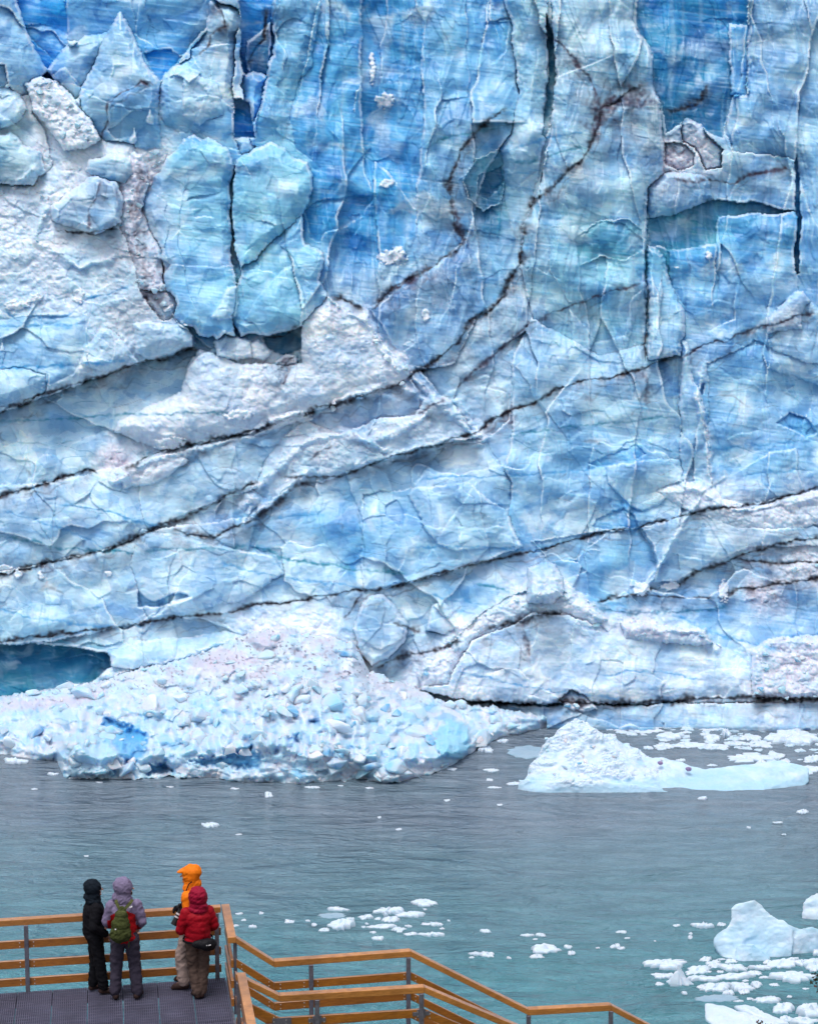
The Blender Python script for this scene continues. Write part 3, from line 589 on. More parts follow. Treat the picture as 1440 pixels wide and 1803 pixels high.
P += hard * (.32 * vert * flute + .05 * fa + .012 * fb + (.05 * plates * (.3 + gate)) + .6 * gnoise((U + wx) / 75, (V + wy) / 60, 141) + .22 * gnoise((U + wx) / 34, (V + wy) / 30, 142) + .03 * fbm(U / 26, V / 26, 3, 90) + .01 * fbm(U / 5, V / 5, 2, 91))
lb, lc = lump((U + wx) / 26, (V + wy) / 20, 92); lm, lmc = lump((U + wx * .5) / 13, (V + wy * .5) / 10, 93); ls, lsc = lump(U / 6.2, V / 5.2, 94)
rubw = np.clip(RUB, 0, 1) * sst(-.25, .15, fbm(U / 30, V / 30, 3, 95) + RUB * .5)
P += rubw * (.34 * lb + .28 * lm + .15 * ls + .12 * fbm(U / 9, V / 9, 3, 96) + .16 * facet(U / 17, V / 13, 97)[0])

# colour: fine layering, snow dust, blue plates
st1 = gnoise(U / 130 + 3, (V - .13 * U) / 3.2, 101) * .9 + gnoise(U / 60, (V - .1 * U) / 7.5, 102)
st2 = gnoise(U / 150 + 3, (V + .2 * U) / 4.0, 103) * .9 + gnoise(U / 60, (V + .24 * U) / 9, 104)
lowL = sst(560, 760, V) * sst(1150, 900, U)
stn = st1 * (1 - lowL * .6) + st2 * lowL * .5
amp = (.5 + .9 * fbm(U / 90, V / 60, 3, 105)).clip(0, 1) * hard
def shift(a, b, k):
    k = np.clip(k, 0, 1)[..., None]; return a * (1 - k) + b * k
deepen = RGB * np.array([.5, .78, .95])
P += .035 * stn * hard
RGB = shift(RGB, deepen, amp * sst(.1, .75, stn) * .7)
RGB = shift(RGB, PALL['P'], amp * sst(.1, .8, -stn) * .5)
vs = gnoise((U + wx) / 17, V / 160, 106) + .4 * gnoise((U + wx) / 8, V / 90, 107)
RGB = shift(RGB, PALL['P'], hard * sst(.1, .9, vs) * .4 * vert)
RGB = shift(RGB, deepen, hard * sst(.1, .9, -vs) * .3 * vert)
RGB = shift(RGB, RGB * np.array([.62, .85, 1.0]), hard * sst(.08, .35, fbm(U / 50, V / 34, 3, 108)) * .35)
RGB = shift(RGB, PALL['P'] * .6 + PALL['W'] * .4, hard * sst(.1, .4, fbm((U + warpx) / 90, (V + warpy) / 55, 5, 109)) * .55)
rl = np.abs(gnoise(U / 300 + 9, (V - .13 * U + 5 * wv) / 17, 150)); rl2 = np.abs(gnoise(U / 260 + 2, (V + np.where(lowL > .3, -.17, -.05) * U * 1.0 + 4 * wv) / 30, 151)); brk = sst(-.15, .3, fbm(U / 50, V / 20, 3, 152))
RGB = shift(RGB, RGB * np.array([.35, .66, .82]), hard * sst(.05, .0, rl) * .45 * brk)
RGB = shift(RGB, RGB * np.array([.28, .52, .66]), hard * sst(.028, .0, rl2) * .75 * sst(-.1, .35, fbm(U / 80, V / 30, 3, 153)))
rlv = np.abs(gnoise((U + wx * .4) / 44 + .3 * gnoise(V / 120, U / 300, 159), V / 500, 154)); RGB = shift(RGB, RGB * np.array([.4, .7, .85]), hard * vertw * sst(.03, .0, rlv) * .4 * sst(-.1, .3, fbm(U / 30, V / 70, 3, 155)))
RGB = shift(RGB, PALL['k'], hard * sst(.03, 0, np.abs(gnoise(U / 200 + 4, (V + .27 * U + 6 * wv) / 55, 156))) * .4 * sst(.0, .3, fbm(U / 60, V / 30, 3, 157)) * sst(500, 650, V))
RGB = shift(RGB, PALL['W'], rubw * (.35 + 1.3 * fbm(U / 22, V / 15, 4, 110)).clip(0, 1) * (1 - DARK))
RGB = shift(RGB, PALL['C'] * .95, rubw * (lc > .78) * (lb > .2) * .3)
RGB = shift(RGB, PALL['k'] * 1.3, (np.clip(RUB, 0, 1) * sst(.34, .5, fbm(U / 10, V / 8, 5, 111) + .24 * wmap('w')) * .45))
tone = gnoise((U + warpx) / 70, (V + warpy) / 50, 131); pid = np.digitize(n1, (-.2, -.03, .16)) + 2 * np.digitize(n2, (-.12, .1))
ptone = np.take(np.array([.1, -.12, .14, -.06, .08, -.16, .05, .12, -.1, .06]), pid) + .34 * tone + .22 * g2 * (q4 - .5) + .2 * g3 * (q6 - .5)
RGB = RGB * (1 + hard * ptone * 1.0)[..., None] ** np.array([1.3, .8, .35])
def blur(A, r):
    for ax in (0, 1):
        c = np.cumsum(np.concatenate([np.repeat(np.take(A, [0], ax), r + 1, ax), A, np.repeat(np.take(A, [-1], ax), r, ax)], ax), ax)
        n = A.shape[ax]; hi = np.take(c, np.arange(2 * r + 1, 2 * r + 1 + n), ax); lo = np.take(c, np.arange(n), ax); A = (hi - lo) / (2 * r + 1)
    return A
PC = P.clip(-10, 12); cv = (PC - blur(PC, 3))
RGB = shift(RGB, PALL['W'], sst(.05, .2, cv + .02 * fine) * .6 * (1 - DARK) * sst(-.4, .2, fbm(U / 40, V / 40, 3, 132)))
lum_ = RGB.mean(-1, keepdims=True); RGB = np.clip(lum_ + (RGB - lum_) * (1 + .03 * hard[..., None]), .004, .95)
RGB = shift(RGB, LC3, LK * (.55 + .6 * wv + .3 * wv2).clip(.12, .85))
# snow lumps lodged on the face
for (x, y, rx_, ry_) in ((678, 176, 16, 12), (655, 120, 5, 26), (690, 452, 26, 13), (700, 446, 12, 14), (750, 556, 7, 12), (682, 322, 14, 7), (1192, 470, 3, 2), (520, 735, 30, 10),
                        (1180, 1030, 16, 8), (1130, 1036, 14, 12), (1274, 1040, 8, 18), (30, 536, 20, 8), (60, 524, 14, 8), (138, 520, 10, 12),
                        (10, 1002, 16, 8), (32, 1010, 6, 10), (640, 560, 10, 8), (1248, 450, 4, 8), (300, 780, 26, 10), (420, 730, 24, 8), (70, 1014, 5, 7), (190, 1010, 6, 5),):
    d = ((U - x + wx * .8) / rx_) ** 2 + ((V - y + wy * .8) / ry_) ** 2
    k = sst(1.2, .7, d * (1 + .6 * fine) + 1.1 * fbm(U / 9, V / 7, 3, 160)); RGB = shift(RGB, PALL['W'], k * .95); P += k * (.2 + .2 * ls)

YY = YW + BASE - P
# heap surface
hb = facet((U + wx) / 46, (V + wy) / 30, 120); hm = lump((U + wx) / 22, (V + wy) / 16, 121); hs = lump((U + wx) / 10, (V + wy) / 8, 122); h4 = lump(U / 5, V / 4.2, 123)
blk = sst(.45, .6, hb[3])
HH = .3 * hb[0] + .5 * hm[0] + .24 * hs[0] * (1 - blk * .5) + .15 * h4[0] * (1 - blk * .5) + 1.6 * fbm(U / 60, V / 40, 3, 124)
edge = sst(0, 10, V - vt)
HC1 = PALL['W'] * np.array([.8, .8, .82]) * np.ones(U.shape + (1,))
HC1 = shift(HC1, PALL['P'], sst(-.1, .3, fbm(U / 70, V / 50, 3, 125)) * .7)
lowh = sst(1185, 1260, V)
HC1 = shift(HC1, PALL['C'], sst(-.02, .22, fbm((U + warpx) / 34, (V + warpy) / 26, 4, 127)) * .5 * lowh)
HC1 = shift(HC1, PALL['c'], sst(.16, .3, fbm((U + warpx) / 26, (V + warpy) / 22, 3, 130)) * .55 * lowh)
HC1 = shift(HC1, PALL['P'], (hm[1] > .6) * .5)
HC1 = shift(HC1, PALL['W'], sst(.0, .35, fbm(U / 26, V / 18, 4, 128)) * .5)
for pl, cc, dd in (("178,1254 200,1268 262,1292 258,1320 240,1350 222,1346 196,1310 180,1284", 'c', 1.1), ("184,1262 262,1290 256,1316 200,1292", 'B', .4), ("336,1340 372,1334 446,1312 462,1330 456,1356 392,1352 350,1350", 'c', 1.2),
                   ("252,1352 290,1340 304,1358 262,1368", 'B', 1.5), ("548,1268 562,1266 562,1280 550,1280", 'b', 1), ("506,1300 526,1290 524,1306 508,1306", 'B', 1), ("436,1118 476,1110 500,1130 460,1150", 'w', -.4),
                   ("380,1140 430,1148 470,1160 400,1186 330,1176", 'w', 0), ("0,1236 120,1222 200,1206 160,1240 0,1256", 'w', 0), ("760,1290 790,1264 826,1276 832,1310 812,1338 776,1330 762,1312", 'C', -1.4), ("112,1310 160,1290 210,1320 200,1366 120,1366", 'P', -1.2)):
    po = pts(pl); sdp = sdpoly(po, WU, WV) if True else 0; k = sst(-3, 7, sdp + 4 * gnoise(U / 8, V / 8, 129))
    HC1 = shift(HC1, PALL[cc], k * .85); HH -= dd * k
HC1 = shift(HC1, PALL['k'] * 1.4, sst(.34, .5, fbm(U / 6, V / 5, 3, 126) + .4 * fbm(U / 60, V / 26, 2, 161) + .1 * sst(1240, 1130, V)) * .75 * sst(1300, 1180, V))
HC1 = shift(HC1, PALL['w'] * .85, sst(.05, .3, fbm(U / 40, V / 20, 3, 162)) * .6 * sst(1260, 1170, V))
YHH = YH - HH * edge
ry, rz = yz(V); wl = HC + rz / ry * YHH
YY = np.where(HEAP, YHH, YY); RGB = np.where(HEAP[..., None], HC1, RGB)
HID = len(PNAMES); PNAMES.append('heap'); RID = np.where(HEAP, HID, RID)
RGB = RGB.clip(.004, .9)
X3 = (U - CX) / FPX / ry * YY; Z3 = HC + rz / ry * YY
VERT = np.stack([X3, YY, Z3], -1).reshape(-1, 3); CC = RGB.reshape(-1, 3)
idx = np.arange(NV * NU).reshape(NV, NU)
q = np.stack([idx[:-1, :-1], idx[1:, :-1], idx[1:, 1:], idx[:-1, 1:]], -1).reshape(-1, 4)
yf = YY.ravel()[q]; rf = RID.ravel()[q]
fid = np.take_along_axis(rf, yf.argmin(1)[:, None], 1)[:, 0]
zmin = VERT[:, 2][q].max(1); keep = zmin > -1.0
# faces under the heap's foot belong to nothing
q = q[keep]; fid = fid[keep]
def sub(name, ids, **kw):
    m = np.isin(fid, ids); f = q[m]; u_, inv = np.unique(f.ravel(), return_inverse=True)
    me = np_mesh(name, VERT[u_], inv.reshape(-1, 4), CC[u_]); return link(name, me, ICE, **kw)
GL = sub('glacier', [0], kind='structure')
GL['label'] = 'blue glacier front with dark dirt bands rising from the grey lake'
for k, nm in enumerate(PNAMES):
    if nm == 'serac' and (fid == k).sum() > 20: sub('serac', [k], parent=GL)
heap = sub('ice_heap', [HID], label='broad heap of broken white and blue ice along the glacier foot at left', category='ice heap')
# glacier body behind the face, so that it is solid ice and no shell
# loose blocks of ice: angular, half sunk in the heap and in the crushed ice
rb_ = random.Random(11); GRID = VERT.reshape(NV, NU, 3)
def block_mesh(seed, tone):
    r = random.Random(seed); b = bmesh.new(); vs = []
    for k in range(11):
        v = Vector((r.gauss(0, 1), r.gauss(0, 1), r.gauss(0, 1))).normalized(); v = Vector((v.x * 1.0, v.y * .75, v.z * .62)) * r.uniform(.75, 1); vs.append(b.verts.new(v))
    h = bmesh.ops.convex_hull(b, input=vs); dd_ = [g for g in h['geom_interior'] if isinstance(g, bmesh.types.BMVert)]
    if dd_: bmesh.ops.delete(b, geom=dd_, context='VERTS')
    bmesh.ops.bevel(b, geom=list(b.edges), offset=.06, segments=1, affect='EDGES')
    bmesh.ops.triangulate(b, faces=b.faces); bmesh.ops.subdivide_edges(b, edges=b.edges, cuts=2)
    me = bm_mesh('ice_block', b); v = verts_of(me); v = v * (1 + .10 * fbm(v[:, 0] * 2 + seed, v[:, 2] * 2 + v[:, 1], 3, 900))[:, None]; me.vertices.foreach_set('co', v.astype(np.float32).ravel())
    k = (.5 + 1.2 * fbm(v[:, 0] * 1.5 + seed, v[:, 2] * 1.5, 3, 901)).clip(0, 1)[:, None]; set_col(me, (PALL[tone] * k + PALL['W'] * .82 * (1 - k)).clip(0, .9)); me.materials.append(ICE); return me
BL = [block_mesh(950 + k, 'WPCPWcPC'[k % 8]) for k in range(16)]
def blocks(n, box_, mask, smin, smax, label, group):
    c_ = 0; t_ = 0
    while c_ < n and t_ < 6000:
        t_ += 1; u = rb_.uniform(box_[0], box_[2]); v = rb_.uniform(box_[1], box_[3]); j = int(np.searchsorted(ua, u)); i = int(np.searchsorted(va, v))
        if not mask(i, j): continue
        p = GRID[i, j]
        if p[2] < .2: continue
        o = bpy.data.objects.new('ice_block', BL[rb_.randrange(16)]); COL.objects.link(o); s = smin + (smax - smin) * rb_.random() ** 2.2
        o.location = (p[0], p[1] - .1 * s, p[2]); o.scale = (s, s, s); o.rotation_euler = (rb_.uniform(-.6, .6), rb_.uniform(-.6, .6), rb_.uniform(0, 6.28))
        o['label'] = label; o['category'] = 'ice block'; o['group'] = group; c_ += 1
blocks(120, (-20, 1120, 960, 1372), lambda i, j: HEAP[i, j], .28, 1.5, 'angular block of pale ice lodged in the broad ice heap at left', 'blocks lodged in the ice heap')
blocks(55, (-20, 1180, 900, 1366), lambda i, j: HEAP[i, j] and vf0[i, j] - va[i] > 8, 1.0, 2.3, 'large angular block of pale blue ice in the lower part of the broad ice heap', 'large blocks in the ice heap')
blocks(90, (0, 120, 730, 720), lambda i, j: rubw[i, j] > .75 and not HEAP[i, j], .2, .85, 'small block of ice on the crushed snowy slopes high on the glacier, upper left', 'blocks on the upper snowy slopes')
blocks(60, (735, 985, 1440, 1260), lambda i, j: rubw[i, j] > .7 and not HEAP[i, j], .2, .75, 'small block of ice along the snowy ridge just above the waterline at right', 'blocks on the lower right snowy ridge')
bm = bmesh.new()
top = ony(720, -420, YW + 34).z - 1
for x0_ in (-1,):
    vs_ = [bm.verts.new(v) for v in ((-95, 206, -1), (140, 206, -1), (140, 420, -1), (-95, 420, -1), (-95, 212, top), (140, 212, top), (140, 420, top + 6), (-95, 420, top + 6))]
    for f in ((0, 1, 5, 4), (4, 5, 6, 7), (1, 2, 6, 5), (2, 3, 7, 6), (3, 0, 4, 7)): bm.faces.new([vs_[i] for i in f])
me = bm_mesh('ice_body', bm); set_col(me, np.tile(PALL['P'], (8, 1))); link('ice_body', me, ICE, parent=GL)
del U, V, WU, WV, CU, CV, MU, MV, VERT, CC
# ------------------------------------------------------------ floating ice
def mesh_mod(bm, voxel, smooth=2, sub=0):
    me = bpy.data.meshes.new('tmp'); bm.to_mesh(me); bm.free()
    o = bpy.data.objects.new('tmp', me); COL.objects.link(o)
    m = o.modifiers.new('r', 'REMESH'); m.mode = 'VOXEL'; m.voxel_size = voxel
    if smooth: s = o.modifiers.new('s', 'SMOOTH'); s.factor = .5; s.iterations = smooth
    dg = bpy.context.evaluated_depsgraph_get(); dg.update()
    r = bpy.data.meshes.new_from_object(o.evaluated_get(dg)); bpy.data.objects.remove(o); bpy.data.meshes.remove(me)
    return r
def add_hull(bm, P_):
    vs = [bm.verts.new(p) for p in P_]
    r = bmesh.ops.convex_hull(bm, input=vs)
    dele = [g for g in r['geom_interior'] if isinstance(g, bmesh.types.BMVert)]
    if dele: bmesh.ops.delete(bm, geom=dele, context='VERTS')
def n3(v, s, seed, o=3):
    return fbm((v[:, 0] + .61 * v[:, 1]) / s, (v[:, 2] * 1.2 + .73 * v[:, 1] - .2 * v[:, 0]) / s, o, seed)
FW = PALL['W'] * .72 + PALL['P'] * .2
def iceberg(name, label, cat, Yc, hulls, voxel, smooth, rub, pale, seed, group=None, parent=None):
    bm = bmesh.new()
    for h in hulls:
        Pn = []
        for (px, z, dy) in h:
            X = (px - CX) / FPX * (Yc + dy) * 1.0
            r_ = ray(px, 500); X = ray(px, 1500)[0] / (ray(px, 1500)[1]) * (Yc + dy)
            Pn.append((X, Yc + dy, z if z > 0 else -.7))
        add_hull(bm, Pn)
    me = mesh_mod(bm, voxel, smooth)
    v = verts_of(me); n = normals_of(me)
    lm_ = lump((v[:, 0] + .5 * v[:, 1]) / .55, (v[:, 2] * 1.2 + .5 * v[:, 1]) / .55, seed)[0]; lm2 = lump((v[:, 0] + .5 * v[:, 1]) / .25, (v[:, 2] + .5 * v[:, 1]) / .22, seed + 1)[0]
    rr = rub(v)
    v = v + n * ((n3(v, 1.8, seed + 3) * (.16 + .25 * rr) + n3(v, .5, seed + 4) * .04) + rr * (.16 * lm_ + .09 * lm2 + .1 * facet((v[:, 0] + .5 * v[:, 1]) / .9, (v[:, 2] * 1.2 + .5 * v[:, 1]) / .7, seed + 9)[0] + .3 * n3(v, .9, seed + 10) + .1 * n3(v, .22, seed + 8)))[:, None]
    me.vertices.foreach_set('co', v.astype(np.float32).ravel()); me.update()
    c = FW * np.ones((len(v), 1)) * 1.04
    k = (pale(v) + .8 * n3(v, 1.6, seed + 5)).clip(0, 1)[:, None] * (1 - rr[:, None] * .6)
    c = c * (1 - k) + PALL['P'] * k
    k2 = (sst(.3, .8, pale(v) + n3(v, 2.2, seed + 6)) * (1 - rr))[:, None] * .5; c = c * (1 - k2) + (PALL['C'] * .3 + PALL['P'] * .6) * k2
    k3 = (sst(.3, .5, n3(v, .35, seed + 7)) * rr * .35)[:, None]; c = c * (1 - k3) + PALL['k'] * 1.5 * k3
    set_col(me, c.clip(0, .93))
    kw = dict(label=label, category=cat)
    if group: kw['group'] = group
    return link(name, me, SNOWICE, **kw)

berg_y = onz(1100, 1392).y
iceberg('iceberg', 'long low iceberg with a rubbly white hump and a smooth pale blue tail', 'iceberg', berg_y, [
    [(905, 0, 1), (950, 0, -.6), (1060, 0, -.8), (1180, 0, -.3), (1180, 0, 7), (930, 0, 8), (940, 1.2, 3), (962, 2.7, 3.5), (985, 4.6, 4.5), (1012, 5.2, 5), (1030, 4.7, 5), (1050, 3.4, 5), (1100, 2.3, 5), (1150, 1.5, 4.5)],
    [(905, 0, 0), (912, .8, .6), (960, .9, -.2), (1000, 1.0, -.4), (1060, .9, -.2), (1160, .4, -.3), (1200, 0, -.8), (1060, 0, -1), (940, 0, -.9), (1000, 0, 3)],
    [(1100, 0, -.6), (1250, 0, -.2), (1250, 0, 6), (1080, 2.5, 4.5), (1130, 1.9, 4), (1180, 1.6, 4), (1250, .9, 3)],
    [(1180, 0, -1.2), (1240, 0, -1.6), (1300, 0, -1.2), (1400, 0, .8), (1419, .2, 2), (1421, 1.0, 2.6), (1416, 1.3, 3.2), (1370, 1.75, 3.6), (1310, 1.4, 3.6), (1200, .8, 3), (1250, 0, 6), (1420, 0, 5)]],
    .11, 2, lambda v: sst(11.5, 15.5, -v[:, 0] + 36.5 + 0 * v[:, 1] - 0) * sst(.25, 1.0, v[:, 2] + .5 * n3(v, 1.2, 7)) * sst(-.22, .12, n3(v, 2.4, 8)), lambda v: .3 + .5 * sst(1.0, .1, v[:, 2]) + .25 * sst(22, 26, v[:, 0]), 300)
yb2 = onz(1340, 1690).y
iceberg('iceberg', 'rounded pale blue iceberg with a knobbed top, at right below the long low iceberg', 'iceberg', yb2, [
    [(1260, .5, 1.2), (1258, 1.0, 1.4), (1264, 1.3, 1.4), (1276, 1.6, 1.3), (1292, 0, -.2), (1300, 0, .2), (1292, 1.9, 1.5), (1330, 2.0, 1.6), (1330, 0, 2), (1275, 0, 2.2), (1278, 0, .8)],
    [(1290, 0, 0), (1310, 0, -.5), (1350, 0, -.5), (1362, .1, 0), (1330, 1.1, .1), (1300, 1.0, .2), (1340, 0, 2)],
    [(1296, 0, 1.0), (1345, 0, .2), (1395, 0, .4), (1403, .9, .8), (1401, 1.5, 1.2), (1385, 2.05, 1.6), (1362, 2.35, 1.7), (1330, 2.4, 1.7), (1300, 2.0, 1.6), (1390, 0, 3), (1300, 0, 3)],
    [(1289, 1.9, 1.5), (1290, 2.9, 1.9), (1302, 3.2, 2), (1326, 3.45, 2), (1336, 3.42, 2.1), (1342, 3.0, 2.1), (1354, 2.5, 2), (1350, 1.9, 2.4), (1300, 2.0, 2.6)],
    [(1290, 1.2, 1.4), (1296, 2.6, 1.8), (1350, 2.7, 1.9), (1378, 2.0, 1.7), (1320, 1.0, .9), (1330, 2.9, 2.3), (1280, 1.4, 1.6)],
    [(1385, .4, 1), (1420, .5, 1.2), (1400, 1.7, 1.5), (1385, 1.8, 1.6), (1420, 1.55, 1.6), (1400, 0, 2.6)],
    [(1396, 0, .8), (1402, 1.0, 1.1), (1416, 1.65, 1.5), (1430, 1.7, 1.6), (1465, 1.3, 1.6), (1486, 0, 1.5), (1400, 0, 3), (1480, .2, 3)]],
    .09, 5, lambda v: 0 * v[:, 0], lambda v: .35 + .3 * sst(2.6, .4, v[:, 2]), 320)
yb3 = onz(1430, 1621).y
iceberg('iceberg', 'white rounded iceberg cut by the right edge of the picture', 'iceberg', yb3, [
    [(1415, 0, .2), (1414, .8, .6), (1420, 1.3, .8), (1438, 1.7, 1), (1490, 1.9, 1.2), (1520, 0, 1), (1480, 0, -.4), (1440, 0, 3), (1500, 0, 3)]], .1, 4, lambda v: 0 * v[:, 0], lambda v: .1 + 0 * v[:, 0], 340)

FW = PALL['W'] * .72 + PALL['P'] * .2
def floe_mesh(cx, cy, rx, ry, h, seed, poly=None, peak=False, pale=0.0, N=34):
    rs = np.random.default_rng(seed); ph = rs.uniform(0, 6.28, 6); am = rs.uniform(.03, .17, 6) * (.5 if pale > .6 else 1)
    c0 = onz(cx, cy); V_ = []; F_ = []; K_ = []
    ring = [1.0, .985, .93, .8, .6, .38, .18]
    for j, t in enumerate(ring):
        for i in range(N):
            a = 2 * math.pi * i / N
            if poly is not None:
                L_ = len(poly); f = i / N * L_; k = int(f); q = f - k; p0 = poly[k]; p1 = poly[(k + 1) % L_]
                x = p0[0] * (1 - q) + p1[0] * q; y = p0[1] * (1 - q) + p1[1] * q
                jx = sum(am[m] * math.sin((m * 3 + 2) * a + ph[m]) for m in range(6)) * 6; x += jx * .5; y += jx * .3
            else:
                r = 1 + sum(am[m] * math.sin((m + 2) * a * (1 if m < 3 else 2) + ph[m]) for m in range(6))
                ca, sa = math.cos(a), math.sin(a); e = .95
                x = cx + rx * r * math.copysign(abs(ca) ** e, ca); y = cy + .8 * ry * r * math.copysign(abs(sa) ** e, sa)
            w = onz(x, y); X = c0.x + (w.x - c0.x) * t; Y = c0.y + (w.y - c0.y) * t
            if j == 0: z = -.12
            else:
                b = min(1, (1 - t + .01) / .14) ** .5
                nz = gnoise(np.array(X * 1.7 + seed), np.array(Y * 1.1), 400) * .6 + gnoise(np.array(X * 5 + seed), np.array(Y * 3), 401) * .3
                if peak: z = h * ((1 - t) ** (1.1 + .5 * math.sin(a * 2 + ph[1])) * (1 + .7 * nz)) + .05
                else: z = .62 * h * b * (.7 + .5 * float(nz) + .3 * math.sin(a + ph[0]))
                z = max(z, .015 + .02 * (1 - t))
            V_.append((X, Y, z)); K_.append(min(1, pale + max(0, .35 - z / max(h, .05)) * .8 + .3 * max(0, float(nz) if j else 0)))
    V_.append((c0.x, c0.y, h * (1.1 if peak else .8) + .02)); K_.append(pale); ci = len(V_) - 1
    me = bpy.data.meshes.new('ice_floe')
    for j in range(len(ring) - 1):
        for i in range(N): F_.append((j * N + i, j * N + (i + 1) % N, (j + 1) * N + (i + 1) % N, (j + 1) * N + i))
    for i in range(N): F_.append(((len(ring) - 1) * N + i, (len(ring) - 1) * N + (i + 1) % N, ci))
    V_ = [(x - c0.x, y - c0.y, z) for x, y, z in V_]
    me.from_pydata(V_, [], F_[:]); me.update()
    k = np.array(K_)[:, None]; set_col(me, (FW * (1 - k) + (PALL['P'] * .9 if pale < .6 else np.array([.2, .33, .43])) * k).clip(0, .93)); me.materials.append(SNOWICE)
    return me, c0
_fs = [500]
def floe(cx, cy, rx, ry, h, label, group=None, name='ice_floe', cat='ice floe', **kw):
    _fs[0] += 1; me, c0 = floe_mesh(cx, cy, rx, ry, h, _fs[0], **kw)
    d = dict(label=label, category=cat)
    if group: d['group'] = group
    o = link(name, me, None, **d); o.location = c0; return o
for a in [(1171, 1700, 34, 10, .5, 'white wedge shaped floe at the left edge of the lower right cluster'), (1168, 1720, 18, 6, .28, 'flat grey white floe just below the white wedge shaped floe'),
          (1228, 1711, 19, 8, .35, 'pale oval floe touching the top of a longer white floe'), (1238, 1725, 27, 6, .35, 'long white floe beside the small pyramid of ice'),
          (1291, 1706, 23, 7, .4, 'white floe just below the foot of the rounded blue iceberg'), (1290, 1722, 28, 6, .4, 'long ridged white floe in the middle of the lower right cluster'),
          (1260, 1741, 22, 9, .45, 'jagged white floe right of the small pyramid of ice'), (1306, 1740, 22, 8, .4, 'thick white floe below the long ridged one'),
          (1375, 1700, 26, 8, .4, 'broad white floe under the right end of the rounded blue iceberg'), (1434, 1702, 20, 10, .5, 'white floe cut by the right edge above the smooth pale slab'),
          (1396, 1722, 37, 11, .5, 'smooth pale blue slab floating behind the leafy twig at the right edge'), (1350, 1763, 18, 7, .4, 'lone pale floe above the big slab at the bottom'),
          (1378, 1780, 18, 8, .6, 'lumpy white floe stained brown near the bottom right corner'), (1428, 1784, 24, 10, .7, 'lumpy white floe in the bottom right corner'),
          (960, 1674, 25, 7, .5, 'white floe with a raised left end between stairs and rounded blue iceberg'), (1238, 1632, 17, 5, .45, 'low pointed floe just left of the rounded blue iceberg'),
          (747, 1592, 21, 6, .4, 'topmost white floe of the cluster above the stair railing'), (685, 1606, 22, 6, .5, 'humped white floe touching a flat one above the stair railing'),
          (722, 1612, 23, 6, .35, 'flat white floe touching the humped one above the stair railing'), (600, 1632, 18, 9, .7, 'thick wedge of white ice below the narrow plank of ice'),
          (596, 1603, 18, 3, .35, 'narrow plank of white ice above a submerged pale one'), (760, 1647, 22, 4, .3, 'thin curved white floe at the right end of the middle cluster'),
          (1395, 1300, 42, 17, .9, 'largest white floe in the slush between glacier and long iceberg'), (1180, 1298, 22, 7, .6, 'wedge shaped white floe beside dark water in the slush'),
          (1278, 1294, 7, 6, .8, 'small bright cube of ice standing up in the slush'), (1318, 1336, 34, 9, .4, 'broken white floe at the near edge of the slush'),
          (1420, 1358, 24, 8, .4, 'pale floe behind the tip of the long iceberg'), (28, 1342, 22, 5, .6, 'white floe under the left end of the ice heap'),
          (370, 1454, 14, 5, .35, 'lone white floe in open water right below the ice heap'), (473, 1402, 7, 3.5, .4, 'tiny white lump in open water close below the ice heap'),
          (855, 1320, 13, 7, .5, 'white floe between the ice heap and the long iceberg')]:
    floe(*a)
floe(1195, 1732, 20, 7, 1.15, 'small white pyramid of ice in the lower right cluster', peak=True)
floe(585, 1613, 24, 6, .05, 'submerged pale floe under the narrow plank of ice', pale=.75)
floe(1262, 1759, 38, 8, .08, 'submerged greyish floe below the jagged white one', pale=.75)
floe(930, 1325, 36, 14, .2, 'sloping blue grey shelf of ice left of the long iceberg', pale=.7)
floe(1310, 1797, 60, 20, .5, 'big white slab at the bottom right with a straight left end', poly=[(1240, 1771), (1262, 1776), (1300, 1786), (1340, 1795), (1372, 1806), (1390, 1822), (1300, 1836), (1262, 1812), (1241, 1798)])
floe(1340, 1790, 40, 12, .45, 'jagged white slab lying behind the big slab at the bottom right', poly=[(1292, 1776), (1308, 1774), (1330, 1776), (1346, 1788), (1370, 1794), (1392, 1806), (1360, 1806), (1330, 1794), (1306, 1786)])
GA = 'small floes of the cluster above the stair railing'
LA = 'small white floe in the cluster floating above the stair railing'
for a in [(571, 1639, 9, 3, .2), (617, 1619, 7, 3, .2), (643, 1617, 10, 4, .35), (553, 1630, 5, 2.5, .25), (542, 1622, 4, 2, .1), (688, 1622, 14, 4, .4), (672, 1633, 20, 4, .25), (665, 1619, 5, 3, .15), (702, 1638, 11, 5, .2), (719, 1632, 6, 3, .2), (665, 1654, 10, 4, .3),
          (657, 1643, 5, 2.5, .15), (723, 1646, 10, 3, .2), (768, 1629, 11, 4, .3), (750, 1628, 8, 3, .12), (640, 1633, 4, 2, .1), (748, 1602, 3, 2, .1), (778, 1636, 4, 2, .1), (646, 1628, 3, 1.5, .15), (679, 1613, 4, 4, .5)]: floe(*a, LA, GA)
GB = 'small floes of the lower right cluster'; LB = 'small white floe among larger ones in the lower right cluster'
